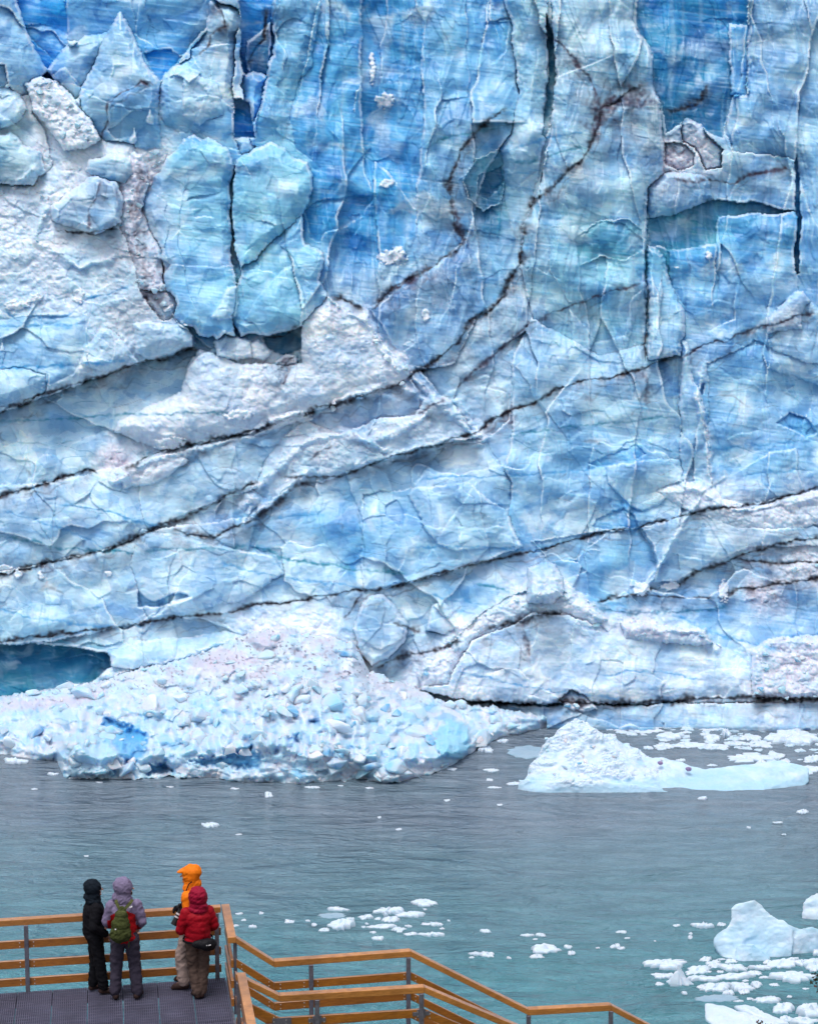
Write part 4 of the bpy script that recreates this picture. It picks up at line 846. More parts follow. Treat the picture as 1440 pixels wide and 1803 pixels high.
for a in [(1161, 1734, 7, 3, .15), (1205, 1750, 5, 3, .2), (1242, 1691, 9, 4, .25), (1257, 1699, 14, 7, .2), (1287, 1694, 11, 4, .2), (1282, 1750, 9, 5, .3), (1332, 1736, 9, 5, .3), (1310, 1748, 10, 4, .2), (1338, 1705, 19, 5, .3), (1411, 1698, 12, 5, .35), (1328, 1715, 14, 4, .2), (1440, 1680, 10, 5, .4),
          (1385, 1797, 12, 5, .4), (1415, 1801, 26, 6, .4), (1320, 1760, 6, 2, .1), (1345, 1722, 8, 3, .12), (1234, 1739, 7, 3, .15), (1268, 1712, 6, 3, .1), (1363, 1735, 9, 3, .08), (1390, 1756, 5, 2, .1), (1312, 1728, 5, 2, .1), (1300, 1764, 7, 2, .1), (1270, 1690, 6, 2, .1), (1352, 1696, 8, 3, .2), (1395, 1690, 8, 3, .2), (1418, 1742, 5, 2, .1), (1248, 1712, 5, 2, .1), (1215, 1722, 5, 2, .1)]: floe(*a, LB, GB)
GCx = 'tiny floes scattered on open water'; LC = 'tiny white floe scattered on open water beyond the stairs'
for a in [(421, 1610, 6, 2, .12), (429, 1621, 4, 2, .12), (445, 1633, 7, 3, .25), (460, 1609, 4, 2, .12), (510, 1624, 9, 3, .2), (414, 1631, 5, 2, .12), (928, 1648, 10, 3, .2), (952, 1648, 9, 2.5, .2), (942, 1655, 4, 1.5, .1), (945, 1686, 12, 3, .25), (1006, 1680, 7, 3, .25), (1000, 1669, 7, 3, .25),
          (838, 1681, 10, 4, .25), (858, 1683, 13, 4, .3), (830, 1687, 4, 2, .1), (896, 1688, 4, 2, .2), (1083, 1668, 8, 4, .3), (1093, 1671, 6, 3, .2), (1052, 1670, 3, 1.5, .1), (1094, 1642, 9, 3, .15), (855, 1641, 9, 3, .2), (1215, 1652, 4, 3, .2), (1216, 1645, 3, 2, .1), (1270, 1629, 8, 3, .2), (1191, 1631, 6, 2, .2), (1153, 1658, 2, 1, .1), (1104, 1653, 5, 1.5, .1), (790, 1622, 3, 1.5, .1), (240, 1646, 22, 3, .15)]: floe(*a, LC, GCx)
GD = 'tiny floes on the grey water near the ice'; LD = 'tiny white floe on the grey water near the ice front'
for a in [(93, 1364, 9, 3, .3), (130, 1370, 8, 2, .2), (413, 1389, 7, 2, .1), (1413, 1431, 9, 3.5, .3), (1369, 1449, 8, 2, .15), (1318, 1458, 4, 2, .15), (787, 1410, 5, 2, .1), (1236, 1407, 7, 3, .3), (550, 1387, 12, 2.5, .15), (650, 1388, 6, 2, .1), (668, 1440, 3, 2, .1), (702, 1461, 5, 2, .1), (885, 1306, 9, 4, .4), (865, 1357, 12, 3.5, .2), (862, 1374, 6, 2.5, .15), (905, 1381, 12, 2.5, .2), (870, 1387, 12, 2, .08), (795, 1355, 8, 3, .2), (600, 1384, 4, 1.5, .1), (300, 1386, 6, 1.5, .1), (175, 1378, 6, 1.5, .1), (60, 1390, 5, 1.5, .08), (420, 1470, 5, 1.5, .08), (152, 1508, 4, 1.5, .06), (1270, 1385, 5, 1.5, .1), (880, 1418, 5, 1.5, .1), (1380, 1470, 4, 1.5, .1)]: floe(*a, LD, GD)
GE = 'small floes in the slush between glacier and long iceberg'; LE = 'small pale floe in the slush between glacier and long iceberg'
hand = [(1254, 1302, 13, 6, .5), (1355, 1280, 18, 5, .4), (1262, 1316, 22, 5, .3), (1215, 1313, 28, 5, .3), (1168, 1316, 16, 6, .3), (1340, 1345, 10, 4, .3), (1366, 1332, 16, 6, .3), (1384, 1342, 8, 4, .3), (1430, 1338, 14, 6, .4), (1198, 1340, 8, 3, .3), (1254, 1348, 9, 2, .1), (1140, 1287, 24, 6, .2), (1100, 1284, 18, 5, .2), (1250, 1284, 16, 4, .2), (1320, 1300, 20, 7, .3), (1345, 1312, 16, 6, .25), (1290, 1310, 12, 5, .25)]
for a in hand: floe(*a, LE, GE)
rq = random.Random(5)
holes = [(1130, 1305, 36, 10), (1230, 1325, 44, 7), (1250, 1340, 60, 8), (1225, 1298, 14, 8), (1440, 1272, 40, 5)]
proto = [floe_mesh(1250, 1305, 9, 3.2, .25, 900 + k, pale=.1 + .1 * k, N=20)[0] for k in range(6)]
cnt = 0
while cnt < 150:
    x = rq.uniform(1062, 1448); y = rq.uniform(1278, 1346 if x > 1330 else 1320)
    if any(((x - a) / c) ** 2 + ((y - b) / d) ** 2 < 1 for a, b, c, d in holes): continue
    o = bpy.data.objects.new('ice_floe', proto[cnt % 6]); COL.objects.link(o); o.location = onz(x, y); s_ = rq.uniform(.35, 1.25); o.scale = (s_, s_ * rq.uniform(.7, 1.2), s_ * rq.uniform(.5, 1.2)); o.rotation_euler.z = rq.uniform(-.5, .5)
    o['label'] = LE; o['category'] = 'ice floe'; o['group'] = GE; cnt += 1
bo = bpy.data.objects
ib = [o for o in bo if o.name == 'iceberg'][0]; vv_ = verts_of(ib.data)
sel = vv_[(vv_[:, 2] > .9) & (vv_[:, 0] < 26)] if 'BL' in globals() else []
for k in range(46 if len(sel) else 0):
    p = sel[rq.randrange(len(sel))]; o = bo.new('ice_block', BL[rq.randrange(16)]); COL.objects.link(o); s_ = .16 + .5 * rq.random() ** 2; o.location = p; o.scale = (s_,) * 3; o.rotation_euler = (rq.uniform(-.6, .6), rq.uniform(-.6, .6), rq.uniform(0, 6))
    o['label'] = 'small block of ice sitting on the hump of the long low iceberg'; o['category'] = 'ice block'; o['group'] = 'blocks on the long iceberg'
# dirty stones of ice on the long iceberg
for (px, z, dy, r_, lb_) in ((1162, 1.75, 2.6, .22, 'small dark stained lump of ice lying on the long iceberg, left one of two'), (1212, 1.3, 2.2, .25, 'small dark stained lump of ice lying on the long iceberg, right one of two')):
    bm = bmesh.new(); bmesh.ops.create_icosphere(bm, subdivisions=3, radius=r_); me = bm_mesh('ice_lump', bm)
    v = verts_of(me); v = v * (1 + .35 * n3(v * 3, 1, 88)[:, None]) * np.array([1.1, 1, .8]); me.vertices.foreach_set('co', v.astype(np.float32).ravel())
    set_col(me, np.tile(PALL['k'] * 3.5, (len(v), 1))); o = link('ice_lump', me, SNOWICE, label=lb_, category='ice lump')
    o.location = (ray(px, 1350)[0] / ray(px, 1350)[1] * (berg_y + dy), berg_y + dy, z)
# ------------------------------------------------------------ hillside under the viewpoints
def hill_z(y): return float(np.interp(y, [-60, 2, 8, 15, 20, 26, 40, 60, 84, 92], [HC + 2, HC - 1.7, HC - 4.8, HC - 8.4, HC - 10.9, HC - 13.8, HC - 24, HC - 36, -.6, -3]))
bm = bmesh.new(); xs = np.linspace(-90, 90, 61); ys = np.linspace(-60, 92, 77); G_ = []
for y in ys:
    G_.append([bm.verts.new((x, y, hill_z(y) - abs(float(fbm(np.array(x / 9), np.array(y / 9), 3, 601))) * 1.2)) for x in xs])
for j in range(len(ys) - 1):
    for i in range(len(xs) - 1): bm.faces.new((G_[j][i], G_[j][i + 1], G_[j + 1][i + 1], G_[j + 1][i]))
link('hillside', bm_mesh('hillside', bm, True), simple('hillside_soil', (.07, .08, .04), .9, .2, 0, .6, .5, .4, obj=False, detail=9, bdist=.2), kind='structure')

# ------------------------------------------------------------ viewing platform
E0 = onz(397, 1722, HC - 10.35); ZD = E0.z
EL = onz(0, 1750, ZD)
e1 = (E0 - EL); e1.z = 0; e1.normalize(); e2 = Vector((e1.y, -e1.x, 0))          # along the back rail / towards the camera
def dk(a, b, z=0.0): return E0 + e1 * a + e2 * b + Vector((0, 0, z))
def prism(bm, c):                      # 8 corners: bottom 4, top 4
    v = [bm.verts.new(p) for p in c]
    for f in ((3, 2, 1, 0), (4, 5, 6, 7), (0, 1, 5, 4), (1, 2, 6, 5), (2, 3, 7, 6), (3, 0, 4, 7)): bm.faces.new([v[i] for i in f])
def board(bm, A, B, z0, z1, t, off=0.0):   # vertical plank between two points, sheared on slopes
    d = (B - A); d.z = 0; d.normalize(); n = Vector((-d.y, d.x, 0))
    a0, a1 = A + n * (off - t / 2), A + n * (off + t / 2); b0, b1 = B + n * (off - t / 2), B + n * (off + t / 2)
    u = Vector((0, 0, 1))
    prism(bm, [a0 + u * z0, b0 + u * z0, b1 + u * z0, a1 + u * z0, a0 + u * z1, b0 + u * z1, b1 + u * z1, a1 + u * z1])
def box(bm, c, ax, ay, az, sx, sy, sz):
    c = Vector(c); P_ = []
    for k in (-1, 1):
        for (i, j) in ((-1, -1), (1, -1), (1, 1), (-1, 1)): P_.append(c + ax * (i * sx / 2) + ay * (j * sy / 2) + az * (k * sz / 2))
    prism(bm, P_)
UZ = Vector((0, 0, 1))
def bevel(bm, w=.006, seg=2):
    bmesh.ops.recalc_face_normals(bm, faces=bm.faces)
    bmesh.ops.bevel(bm, geom=[e for e in bm.edges], offset=w, segments=seg, affect='EDGES', profile=.6)
plat = bpy.data.objects.new('viewing_platform', None); COL.objects.link(plat); plat.location = dk(-3, 1.5, -.1)
plat['label'] = 'grey metal grating platform on which the four people stand'; plat['category'] = 'platform'
def child(name, bm, m, root, smooth=False):
    me = bm_mesh(name, bm, smooth); me.transform(Matrix.Translation(-root.location)) if root.rotation_euler.z == 0 else None
    return link(name, me, m, root)
PWD = .509; a = .0; k = 0
while a > -9.5:
    jit = rq.uniform(-.002, .002)
    for (b0, b1) in ((0.0, 1.52), (1.53, 3.06), (3.07, 4.6)):
        bm = bmesh.new(); gap = .009
        a0, a1 = a - PWD + gap / 2, a - gap / 2
        p = [dk(a0, b0, jit - .035), dk(a1, b0, jit - .035), dk(a1, b1, jit - .035), dk(a0, b1, jit - .035)]
        prism(bm, p + [q_ + UZ * .03 for q_ in p])
        o = child('grating_panel', bm, GRATE, plat)
        bm = bmesh.new(); n_ = 17
        for r_ in range(n_):
            x = a0 + (r_ + .5) * (a1 - a0) / n_; w_ = .007
            p = [dk(x - w_ / 2, b0 + .004, jit - .008), dk(x + w_ / 2, b0 + .004, jit - .008), dk(x + w_ / 2, b1 - .004, jit - .008), dk(x - w_ / 2, b1 - .004, jit - .008)]
            prism(bm, p + [q_ + UZ * .013 for q_ in p])
        yy = b0 + .05
        while yy < b1:
            p = [dk(a0 + .003, yy, jit - .007), dk(a1 - .003, yy, jit - .007), dk(a1 - .003, yy + .006, jit - .007), dk(a0 + .003, yy + .006, jit - .007)]
            prism(bm, p + [q_ + UZ * .009 for q_ in p]); yy += .1
        me = bm_mesh('bearing_bars', bm); me.transform(Matrix.Translation(-plat.location)); link('bearing_bars', me, RIB, o)
    a -= PWD; k += 1
for (aa, bb, cc_, dd_) in ((-9.6, 0, 0, -.02), (0.01, 0, 0.01, 4.6), (-9.6, 1.525, 0, 1.525), (-9.6, 3.065, 0, 3.065), (-9.6, 4.6, 0, 4.6)):
    bm = bmesh.new(); board(bm, dk(aa, bb), dk(cc_, dd_), -.24, -.045, .06); child('support_beam', bm, STEEL, plat)
for aa in (-9, -6, -3, -.15):
    for bb in (.15, 3.0):
        q_ = dk(aa, bb); bm = bmesh.new(); zz = hill_z(q_.y) - 1.5; box(bm, (q_.x, q_.y, (ZD - .24 + zz) / 2), e1, e2, UZ, .14, .14, ZD - .24 - zz); child('support_column', bm, STEEL, plat)

# ------------------------------------------------------------ railings
def railing(label, group, path, posts, tops=(1.03, 1.12), boards_=((.085, .205), (.36, .48), (.665, .785)), off=0.0, side=1, ends=(0, 0), bolts=True, clamps=(), tw=.12):
    r = bpy.data.objects.new('railing', None); COL.objects.link(r); r.location = path[0]
    r['label'] = label; r['category'] = 'railing'
    if group: r['group'] = group
    for i in range(len(path) - 1):
        A, B = path[i], path[i + 1]; d = (B - A).normalized(); slope = (B.z - A.z) / max((B.xy - A.xy).length, .01)
        gap = d * .0015
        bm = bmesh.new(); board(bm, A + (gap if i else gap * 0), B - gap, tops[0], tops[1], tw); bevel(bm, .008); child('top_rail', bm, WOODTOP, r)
        for (z0, z1) in boards_:
            bm = bmesh.new(); board(bm, A + gap, B - gap, z0, z1, .042, off); bevel(bm, .004, 1)
            child('rail_board', bm, WOOD, r)
            if bolts:
                dh = Vector((d.x, d.y, 0)).normalized(); n = Vector((-dh.y, dh.x, 0)); Ls = (B - A).length
                at_ = [.09, Ls - .09] + [s for s in posts_on(A, B, posts)]
                bm = bmesh.new()
                for s in at_:
                    for zz in (z0 + .03, z1 - .03):
                        p = A + d * s + UZ * zz + n * (off + side * .0255)
                        mt = Matrix.Translation(p) @ n.to_track_quat('Z', 'Y').to_matrix().to_4x4()
                        bmesh.ops.create_cone(bm, cap_ends=True, segments=8, radius1=.009, radius2=.009, depth=.012, matrix=mt)
                me = bm_mesh('bolts', bm); me.transform(Matrix.Translation(-r.location)); link('bolts', me, BOLT, r)
    for p in posts:
        d = p[1]; dh = Vector((d.x, d.y, 0)).normalized(); n = Vector((-dh.y, dh.x, 0)); c = p[0] + n * (off + side * .048)
        bm = bmesh.new(); zt = tops[0] - .002; zb = p[2] if len(p) > 2 else -.06
        box(bm, c + UZ * ((zt + zb) / 2), dh, n, UZ, .062, .05, zt - zb); bevel(bm, .004, 1); child('post', bm, STEEL, r)
    for p in clamps:
        dh = Vector((p[1].x, p[1].y, 0)).normalized(); n = Vector((-dh.y, dh.x, 0)); bm = bmesh.new()
        c = p[0] + n * (off + side * (.027 if len(p) < 4 else .0265)) + UZ * p[2]
        if len(p) < 4: box(bm, c, dh, n, UZ, .24, .008, .055); box(bm, c, dh, n, UZ, .12, .0085, .12)
        else: box(bm, c, dh, n, UZ, .26, .008, .1)
        bmesh.ops.recalc_face_normals(bm, faces=bm.faces); child('splice_plate', bm, STEEL, r)
    return r
def posts_on(A, B, posts):
    out = []
    d = (B - A).normalized(); Ls = (B - A).length
    for p in posts:
        s = (p[0] - A).dot(d)
        if .1 < s < Ls - .1 and (p[0] - A - d * s).length < .05: out += [s - .1, s + .1]
    return out
def a_at(px, b=0.0):     # distance along the rail at which a given bearing is met
    r_ = ray(px, 1700); k_ = r_[0] / r_[1]; o_ = dk(0, b)
    return (k_ * o_.y - o_.x) / (e1.x - k_ * e1.y)
back = railing('straight back railing behind the four people, overlooking the lake', None, [dk(-9.6, -.03), dk(-.055, -.03)], [(dk(a_at(48), -.03), e1), (dk(-6.2, -.03), e1), (dk(-.12, -.03), e1)], side=-1)
T1 = None
def b_at(py, z):         # how far towards the camera the deck corner line reaches this picture row
    lo, hi = -1, 6
    for _ in range(40):
        m_ = (lo + hi) / 2
        if proj(dk(.02, m_, z))[1] < py: lo = m_
        else: hi = m_
    return lo
B1 = b_at(1650, 1.12); B2 = b_at(1714, 1.12)
railing('short side railing at the platform corner ending at the stair head', None, [dk(.02, -.09), dk(.02, B1 + .03)], [(dk(.02, B1 - .05), e2)], side=1, off=0)
# stairs
def az(px, py, b, z_up=1.12):       # point on the vertical plane b whose rail top is at this pixel -> (a, floor z)
    a_ = a_at(px, b); q_ = dk(a_, b); r_ = ray(px, py); t_ = q_.y / r_[1]
    return a_, HC + r_[2] * t_ - z_up - ZD
def rail_path(b, pix):
    out = []
    for px, py in pix:
        a_, z_ = az(px, py, b); out.append(dk(a_, b, z_))
    return out
far = rail_path(B1 + .0, [(411, 1650), (482, 1691), (722, 1673), (930, 1776), (1075, 1768), (1180, 1822)])
near = rail_path(B2 + .0, [(414, 1713), (491, 1751), (746, 1736), (952, 1822), (1040, 1818)])
far[0] = dk(.08, B1, far[0].z - ZD)
def on_path(path, px, b):
    a_ = a_at(px, b)
    for i in range(len(path) - 1):
        a0 = (path[i] - E0).dot(e1); a1 = (path[i + 1] - E0).dot(e1)
        if a0 <= a_ <= a1: return path[i].lerp(path[i + 1], (a_ - a0) / (a1 - a0))
    return path[0]
def rp(path, pxs, b): return [(on_path(path, x, b), e1, -1.1) for x in pxs]
railing('lake side railing stepping down the stairs with two landings', None, far, rp(far, (547, 718, 930, 1075), B1), side=-1)
railing('near stair railing running in front of the lake side one', None, near, rp(near, (557, 741), B2), side=-1,
        clamps=[(on_path(near, 557, B2), e1, .725), (on_path(near, 741, B2), e1, .725), (on_path(near, 495, B2), e1, .735, 1)])
railing('side railing of the platform running out of the bottom of the picture', None, [dk(.05, B2 - .02), dk(.05, B2 + 2.6)], [(dk(.05, B2 + .1), e2), (dk(.05, B2 + 1.4), e2)], side=-1)
st = bpy.data.objects.new('staircase', None); COL.objects.link(st); st.location = dk(.5, (B1 + B2) / 2, -.3)
st['label'] = 'metal grating stairs leading down to the right between two railings'; st['category'] = 'staircase'
def slab(a0, a1, z, nm):
    bm = bmesh.new(); p = [dk(a0, B1 + .05, z - .05), dk(a1, B1 + .05, z - .05), dk(a1, B2 - .05, z - .05), dk(a0, B2 - .05, z - .05)]; prism(bm, p + [q_ + UZ * .045 for q_ in p]); child(nm, bm, GRATE, st)
fa_ = [((p - E0).dot(e1), p.z - ZD) for p in far]
for i in range(len(fa_) - 1):
    (a0, z0), (a1, z1) = fa_[i], fa_[i + 1]
    if abs(z1 - z0) < .12: slab(a0, a1, z1, 'landing')
    else:
        n_ = max(2, round((z0 - z1) / .17))
        for s in range(1, n_): slab(a0 + (a1 - a0) * (s - .9) / (n_ - 1) if 0 else a0 + (a1 - a0) * (s - 1) / (n_ - 1), a0 + (a1 - a0) * s / (n_ - 1) - .01, z0 + (z1 - z0) * s / n_, 'step')
for b_ in (B1, B2):
    bm = bmesh.new()
    for i in range(len(far) - 1): board(bm, dk(fa_[i][0], b_, fa_[i][1]), dk(fa_[i + 1][0], b_, fa_[i + 1][1]), -.3, -.07, .05)
    child('stringer', bm, STEEL, st)
for px in (560, 740, 1000):
    q_ = on_path(far, px, B1); bm = bmesh.new(); zz = hill_z(q_.y) - 1.5; box(bm, (q_.x, q_.y, (q_.z - .3 + zz) / 2), e1, e2, UZ, .12, .12, q_.z - .3 - zz); child('support_column', bm, STEEL, st)
# ------------------------------------------------------------ people
def sph(bm, c, r, seg=3):
    r = (r, r, r) if not hasattr(r, '__len__') else r
    m = Matrix.Translation(c) @ Matrix.Diagonal((*r, 1)); bmesh.ops.create_icosphere(bm, subdivisions=seg, radius=1, matrix=m)
def esph(bm, c, r, eul):
    from mathutils import Euler
    m = Matrix.Translation(c) @ Euler(eul).to_matrix().to_4x4() @ Matrix.Diagonal((*r, 1)); bmesh.ops.create_icosphere(bm, subdivisions=3, radius=1, matrix=m)
def limb(bm, a, b, r0, r1, seg=14, flat=1.0):
    a, b = Vector(a), Vector(b); d = b - a
    m = Matrix.Translation((a + b) / 2) @ d.to_track_quat('Z', 'Y').to_matrix().to_4x4()
    bmesh.ops.create_cone(bm, cap_ends=True, segments=seg, radius1=r0, radius2=r1, depth=d.length, matrix=m)
    sph(bm, a, r0, 2); sph(bm, b, r1, 2)
def cloth(name, bm, m, root, voxel=.014, smooth=3, fold=.008, fs=.09, seed=1, puff=None, mats=None, pick=None, stretch=1.0):
    me = mesh_mod(bm, voxel, smooth); v = verts_of(me); n = normals_of(me)
    d = fold * fbm((v[:, 0] + .8 * v[:, 1]) / fs, v[:, 2] / (fs * .8 * stretch) + .4 * v[:, 0] / fs, 3, 700 + seed)
    d += fold * .8 * ridg((v[:, 0] + v[:, 1]) / (fs * 1.4) + 2 * v[:, 2], v[:, 2] / (fs * .7) - (v[:, 0] - v[:, 1]) / fs, 2, 720 + seed)
    if puff: d += .009 * (np.abs(np.sin(v[:, 2] * math.pi / puff + 1.2 * gnoise(v[:, 0] * 6, v[:, 1] * 6, 9))) ** .6)
    v = v + n * d[:, None]; me.vertices.foreach_set('co', v.astype(np.float32).ravel()); me.update()
    me.polygons.foreach_set('use_smooth', [True] * len(me.polygons))
    o = link(name, me, mats or m, root)
    if pick is not None:
        c = np.empty(len(me.polygons) * 3, dtype=np.float32); me.polygons.foreach_get('center', c); me.polygons.foreach_set('material_index', pick(c.reshape(-1, 3)).astype(np.int32))
    return o
SKIN = simple('skin', (.5, .27, .2), .5, .4, 0, 30, .08)
def fab(nm, c, r=.8, amp=.15): return simple(nm, c, r, .15, 0, 25, amp, .15, bdist=.003)
def person(label, px, py, top, rot, legs, arms, head, jk, tr, bt, hood, jm=None, face_turn=0, puff=None, hoodr=(.125, .14, .15), visor=False, jw=1.0, gl=None, hem=.86, tw=1.0, beard=False, fem=False, dyn=0):
    P0 = onz(px, py, ZD + .008)
    # body height so that the crown meets the photographed row
    lo, hi = 1.4, 2.1
    for _ in range(30):
        m_ = (lo + hi) / 2
        if proj((P0.x, P0.y, P0.z + m_))[1] > top: lo = m_
        else: hi = m_
    S_ = lo / 1.79
    ro = bpy.data.objects.new('person', None)
    hx, hy, hz = head
    R_ = Matrix.Rotation(face_turn, 4, 'Z'); hc = Vector((hx, hy, hz))
    def hp(x, y, z): return hc + (R_ @ Vector((x, y, z)))
    # one continuous body: feet to crown, with fingers
    bm = bmesh.new()
    (kL, aL), (kR, aR) = legs; hipL, hipR = Vector((-.095, 0, .9)), Vector((.095, 0, .9))
    for hp_, kn, an in ((hipL, kL, aL), (hipR, kR, aR)):
        limb(bm, hp_, kn, .075, .05); limb(bm, kn, an, .052, .036); limb(bm, an, Vector(an) + Vector((0, .1, -.035)), .036, .028)
    esph(bm, (0, 0, .97), (.15, .1, .13), (0, 0, 0)); limb(bm, (0, 0, 1.0), (0, .0, 1.3), .11, .13)
    esph(bm, (0, 0, 1.32), (.17, .11, .14), (0, 0, 0)); limb(bm, (0, 0, 1.42), hp(0, -.01, -.09), .055, .052)
    hands = []
    for sgn, (el, wr) in ((-1, arms[0]), (1, arms[1])):
        sh = Vector((sgn * .175, 0, 1.42)); el = Vector(el); wr = Vector(wr)
        limb(bm, sh, el, .048, .038); limb(bm, el, wr, .038, .025); d = (wr - el).normalized()
        sd_ = d.cross(Vector((0, 0, 1)));
        if sd_.length < .2: sd_ = Vector((1, 0, 0))
        sd_.normalize(); cu = sd_.cross(d).normalized()
        hands.append((wr, d, sd_, cu, sgn))
    def hand(bm, wr, d, sd_, cu, sgn, g=1.0):
        limb(bm, wr, wr + d * .085, .026 * g, .034 * g)
        for k in range(4):
            b0 = wr + d * .09 + sd_ * ((k - 1.5) * .019); L_ = (.032, .036, .034, .027)[k]
            b1 = b0 + (d * .8 - cu * .45).normalized() * L_; b2 = b1 + (d * .35 - cu * .9).normalized() * L_ * .8; b3 = b2 + (-d * .2 - cu).normalized() * L_ * .6
            limb(bm, b0, b1, .0095 * g, .009 * g, 8); limb(bm, b1, b2, .009 * g, .008 * g, 8); limb(bm, b2, b3, .008 * g, .007 * g, 8)
        t0 = wr + d * .035 + sd_ * (.026 * -sgn); t1 = t0 + (d * .6 - cu * .5 - sd_ * sgn * .5).normalized() * .035; t2 = t1 + (d * .7 - cu * .7).normalized() * .028
        limb(bm, t0, t1, .012 * g, .0105 * g, 8); limb(bm, t1, t2, .0105 * g, .008 * g, 8)
    for h_ in hands: hand(bm, *h_)
    sph(bm, hp(0, 0, .015), (.076, .094, .1)); sph(bm, hp(0, .035, -.05), (.055, .06, .06)); limb(bm, hp(0, .09, .01), hp(0, .118, -.022), .009, .014, 8)   # skull, jaw, nose
    sph(bm, hp(0, .085, -.095), (.022, .018, .016), 2); limb(bm, hp(-.018, .093, -.058), hp(.018, .093, -.058), .007, .007, 8); limb(bm, hp(-.03, .09, .034), hp(.03, .09, .034), .009, .009, 8)
    for s in (-1, 1): sph(bm, hp(s * .077, 0, 0), (.012, .024, .032), 2); sph(bm, hp(s * .035, .068, -.02), (.022, .02, .02), 2)
    me = mesh_mod(bm, .0065, 1); me.polygons.foreach_set('use_smooth', [True] * len(me.polygons)); me.materials.append(SKIN)
    ro = bpy.data.objects.new('person', me); COL.objects.link(ro); ro['label'] = label; ro['category'] = 'person'
    # eyes
    for s in (-1, 1):
        bm = bmesh.new(); sph(bm, hp(s * .031, .083, .008), .0115, 2); link('eye', bm_mesh('eye', bm, True), EYE, ro)
    if beard:
        bm = bmesh.new(); sph(bm, hp(0, .05, -.08), (.052, .055, .045)); cloth('beard', bm, BEARD, ro, .008, 1, .004, .02)
    # trousers
    bm = bmesh.new()
    for hp_, kn, an in ((hipL, kL, aL), (hipR, kR, aR)):
        limb(bm, hp_, kn, .108 * tw, .086 * tw); limb(bm, kn, Vector(an) + Vector((0, .0, .03)), .086 * tw, .078 * tw)
    esph(bm, (0, -.01, .94), (.17 * tw, .125 * tw, .13), (0, 0, 0))
    cloth('trousers', bm, tr, ro, .014, 2, .013, .13, seed=int(px), stretch=.6)
    for an, yaw in ((aL, .25), (aR, -.25)):
        bm = bmesh.new(); an = Vector(an); z0 = an.z - .085
        f = Vector((-math.sin(yaw), math.cos(yaw), 0))
        limb(bm, an + Vector((0, 0, .05)), an - Vector((0, 0, .02)), .05, .052); limb(bm, Vector((an.x, an.y, z0 + .045)) - f * .035, Vector((an.x, an.y, z0 + .04)) + f * .13, .046, .042)
        sph(bm, Vector((an.x, an.y, z0 + .02)) + f * .15, (.04, .04, .03)); me2 = mesh_mod(bm, .009, 2)
        v = verts_of(me2); v[:, 2] = np.maximum(v[:, 2], z0 + .002); me2.vertices.foreach_set('co', v.ravel()); me2.polygons.foreach_set('use_smooth', [True] * len(me2.polygons)); link('boot', me2, bt, ro)
    # jacket
    bm = bmesh.new()
    esph(bm, (0, 0, 1.30), (.205 * jw, .155 * jw, .17), (0, 0, 0)); limb(bm, (0, -.01, 1.22), (0, -.01, hem + .1), .165 * jw, .16 * jw); esph(bm, (0, -.005, hem + .07), (.195 * jw, .155 * jw, .08), (0, 0, 0))
    esph(bm, (0, 0, 1.08), (.185 * jw, .15 * jw, .2), (0, 0, 0)); limb(bm, (0, 0, 1.38), hp(0, -.01, -.13), .1, .078)
    for sgn, (el, wr) in ((-1, arms[0]), (1, arms[1])):
        sh = Vector((sgn * .175, 0, 1.40)); el = Vector(el); wr = Vector(wr); aw = .5 + .5 * jw
        limb(bm, sh, el, .082 * aw, .066 * aw); limb(bm, el, wr, .064 * aw, .048 * aw)
    pick = None
    if jm:
        A_ = arms
        def pick(c):
            x, y, z = c[:, 0], c[:, 1], c[:, 2]
            torso = (np.abs(x + .01) < .175 + .1 * sst(1.12, 1.0, z)) & (z < 1.37 - 1.6 * np.abs(x) ** 1.6) ; left = (x < -.13) & (z < 1.2) & (x > -.235)
            return np.where(torso | left, 1, 0)
    cloth('jacket', bm, jk, ro, .014, 2, .013 if not puff else .008, .12, seed=int(px) + 3, puff=puff, mats=[jk, jm] if jm else None, pick=pick)
    # hood: a shell round the head, open at the face
    bm = bmesh.new(); esph(bm, hp(0, -.03, .022), hoodr, (0, 0, face_turn)); limb(bm, hp(0, -.03, -.03), hp(0, -.03, -.13), hoodr[0] * .86, hoodr[0] * .98); esph(bm, hp(0, -.1, -.11), (hoodr[0] * .75, .07, .07), (0, 0, 0)); esph(bm, hp(0, -.03, -.17), (hoodr[0] * 1.12, hoodr[1] * .92, .085), (0, 0, 0)); esph(bm, hp(0, -.075, .05), (hoodr[0] * .8, hoodr[1] * .75, hoodr[2] * .8), (0, 0, 0))
    if visor: add_hull(bm, [hp(-.08, .05, .1), hp(.08, .05, .1), hp(-.06, .16, .055), hp(.06, .16, .055), hp(-.08, .05, .06), hp(.08, .05, .06), hp(-.05, .155, .045), hp(.05, .155, .045)])
    cloth('hood', bm, hood, ro, .011, 2, .012, .08, seed=int(px) + 9, puff=.075 if puff else None)
    if gl:
        for h_ in hands:
            bm = bmesh.new(); limb(bm, h_[0] - h_[1] * .02, h_[0] + h_[1] * .02, .036, .033); hand(bm, *h_, g=1.22); me3 = mesh_mod(bm, .007, 1); me3.polygons.foreach_set('use_smooth', [True] * len(me3.polygons)); link('glove', me3, gl, ro)
    ro.location = P0; ro.rotation_euler.z = rot; ro.scale = (S_,) * 3
    return ro
EYE = simple('eye_dark', (.03, .025, .02), .2, .6); BEARD = simple('beard_brown', (.06, .035, .025), .9, .2)
BLACK = fab('black_fabric', (.006, .006, .009), .85); BLACK2 = fab('black_fleece', (.007, .007, .01), .85); DGREY = fab('dark_violet_grey_cloth', (.05, .042, .065)); LAV = fab('lavender_grey_shell', (.2, .165, .27)); RED = fab('red_shell', (.42, .008, .012))
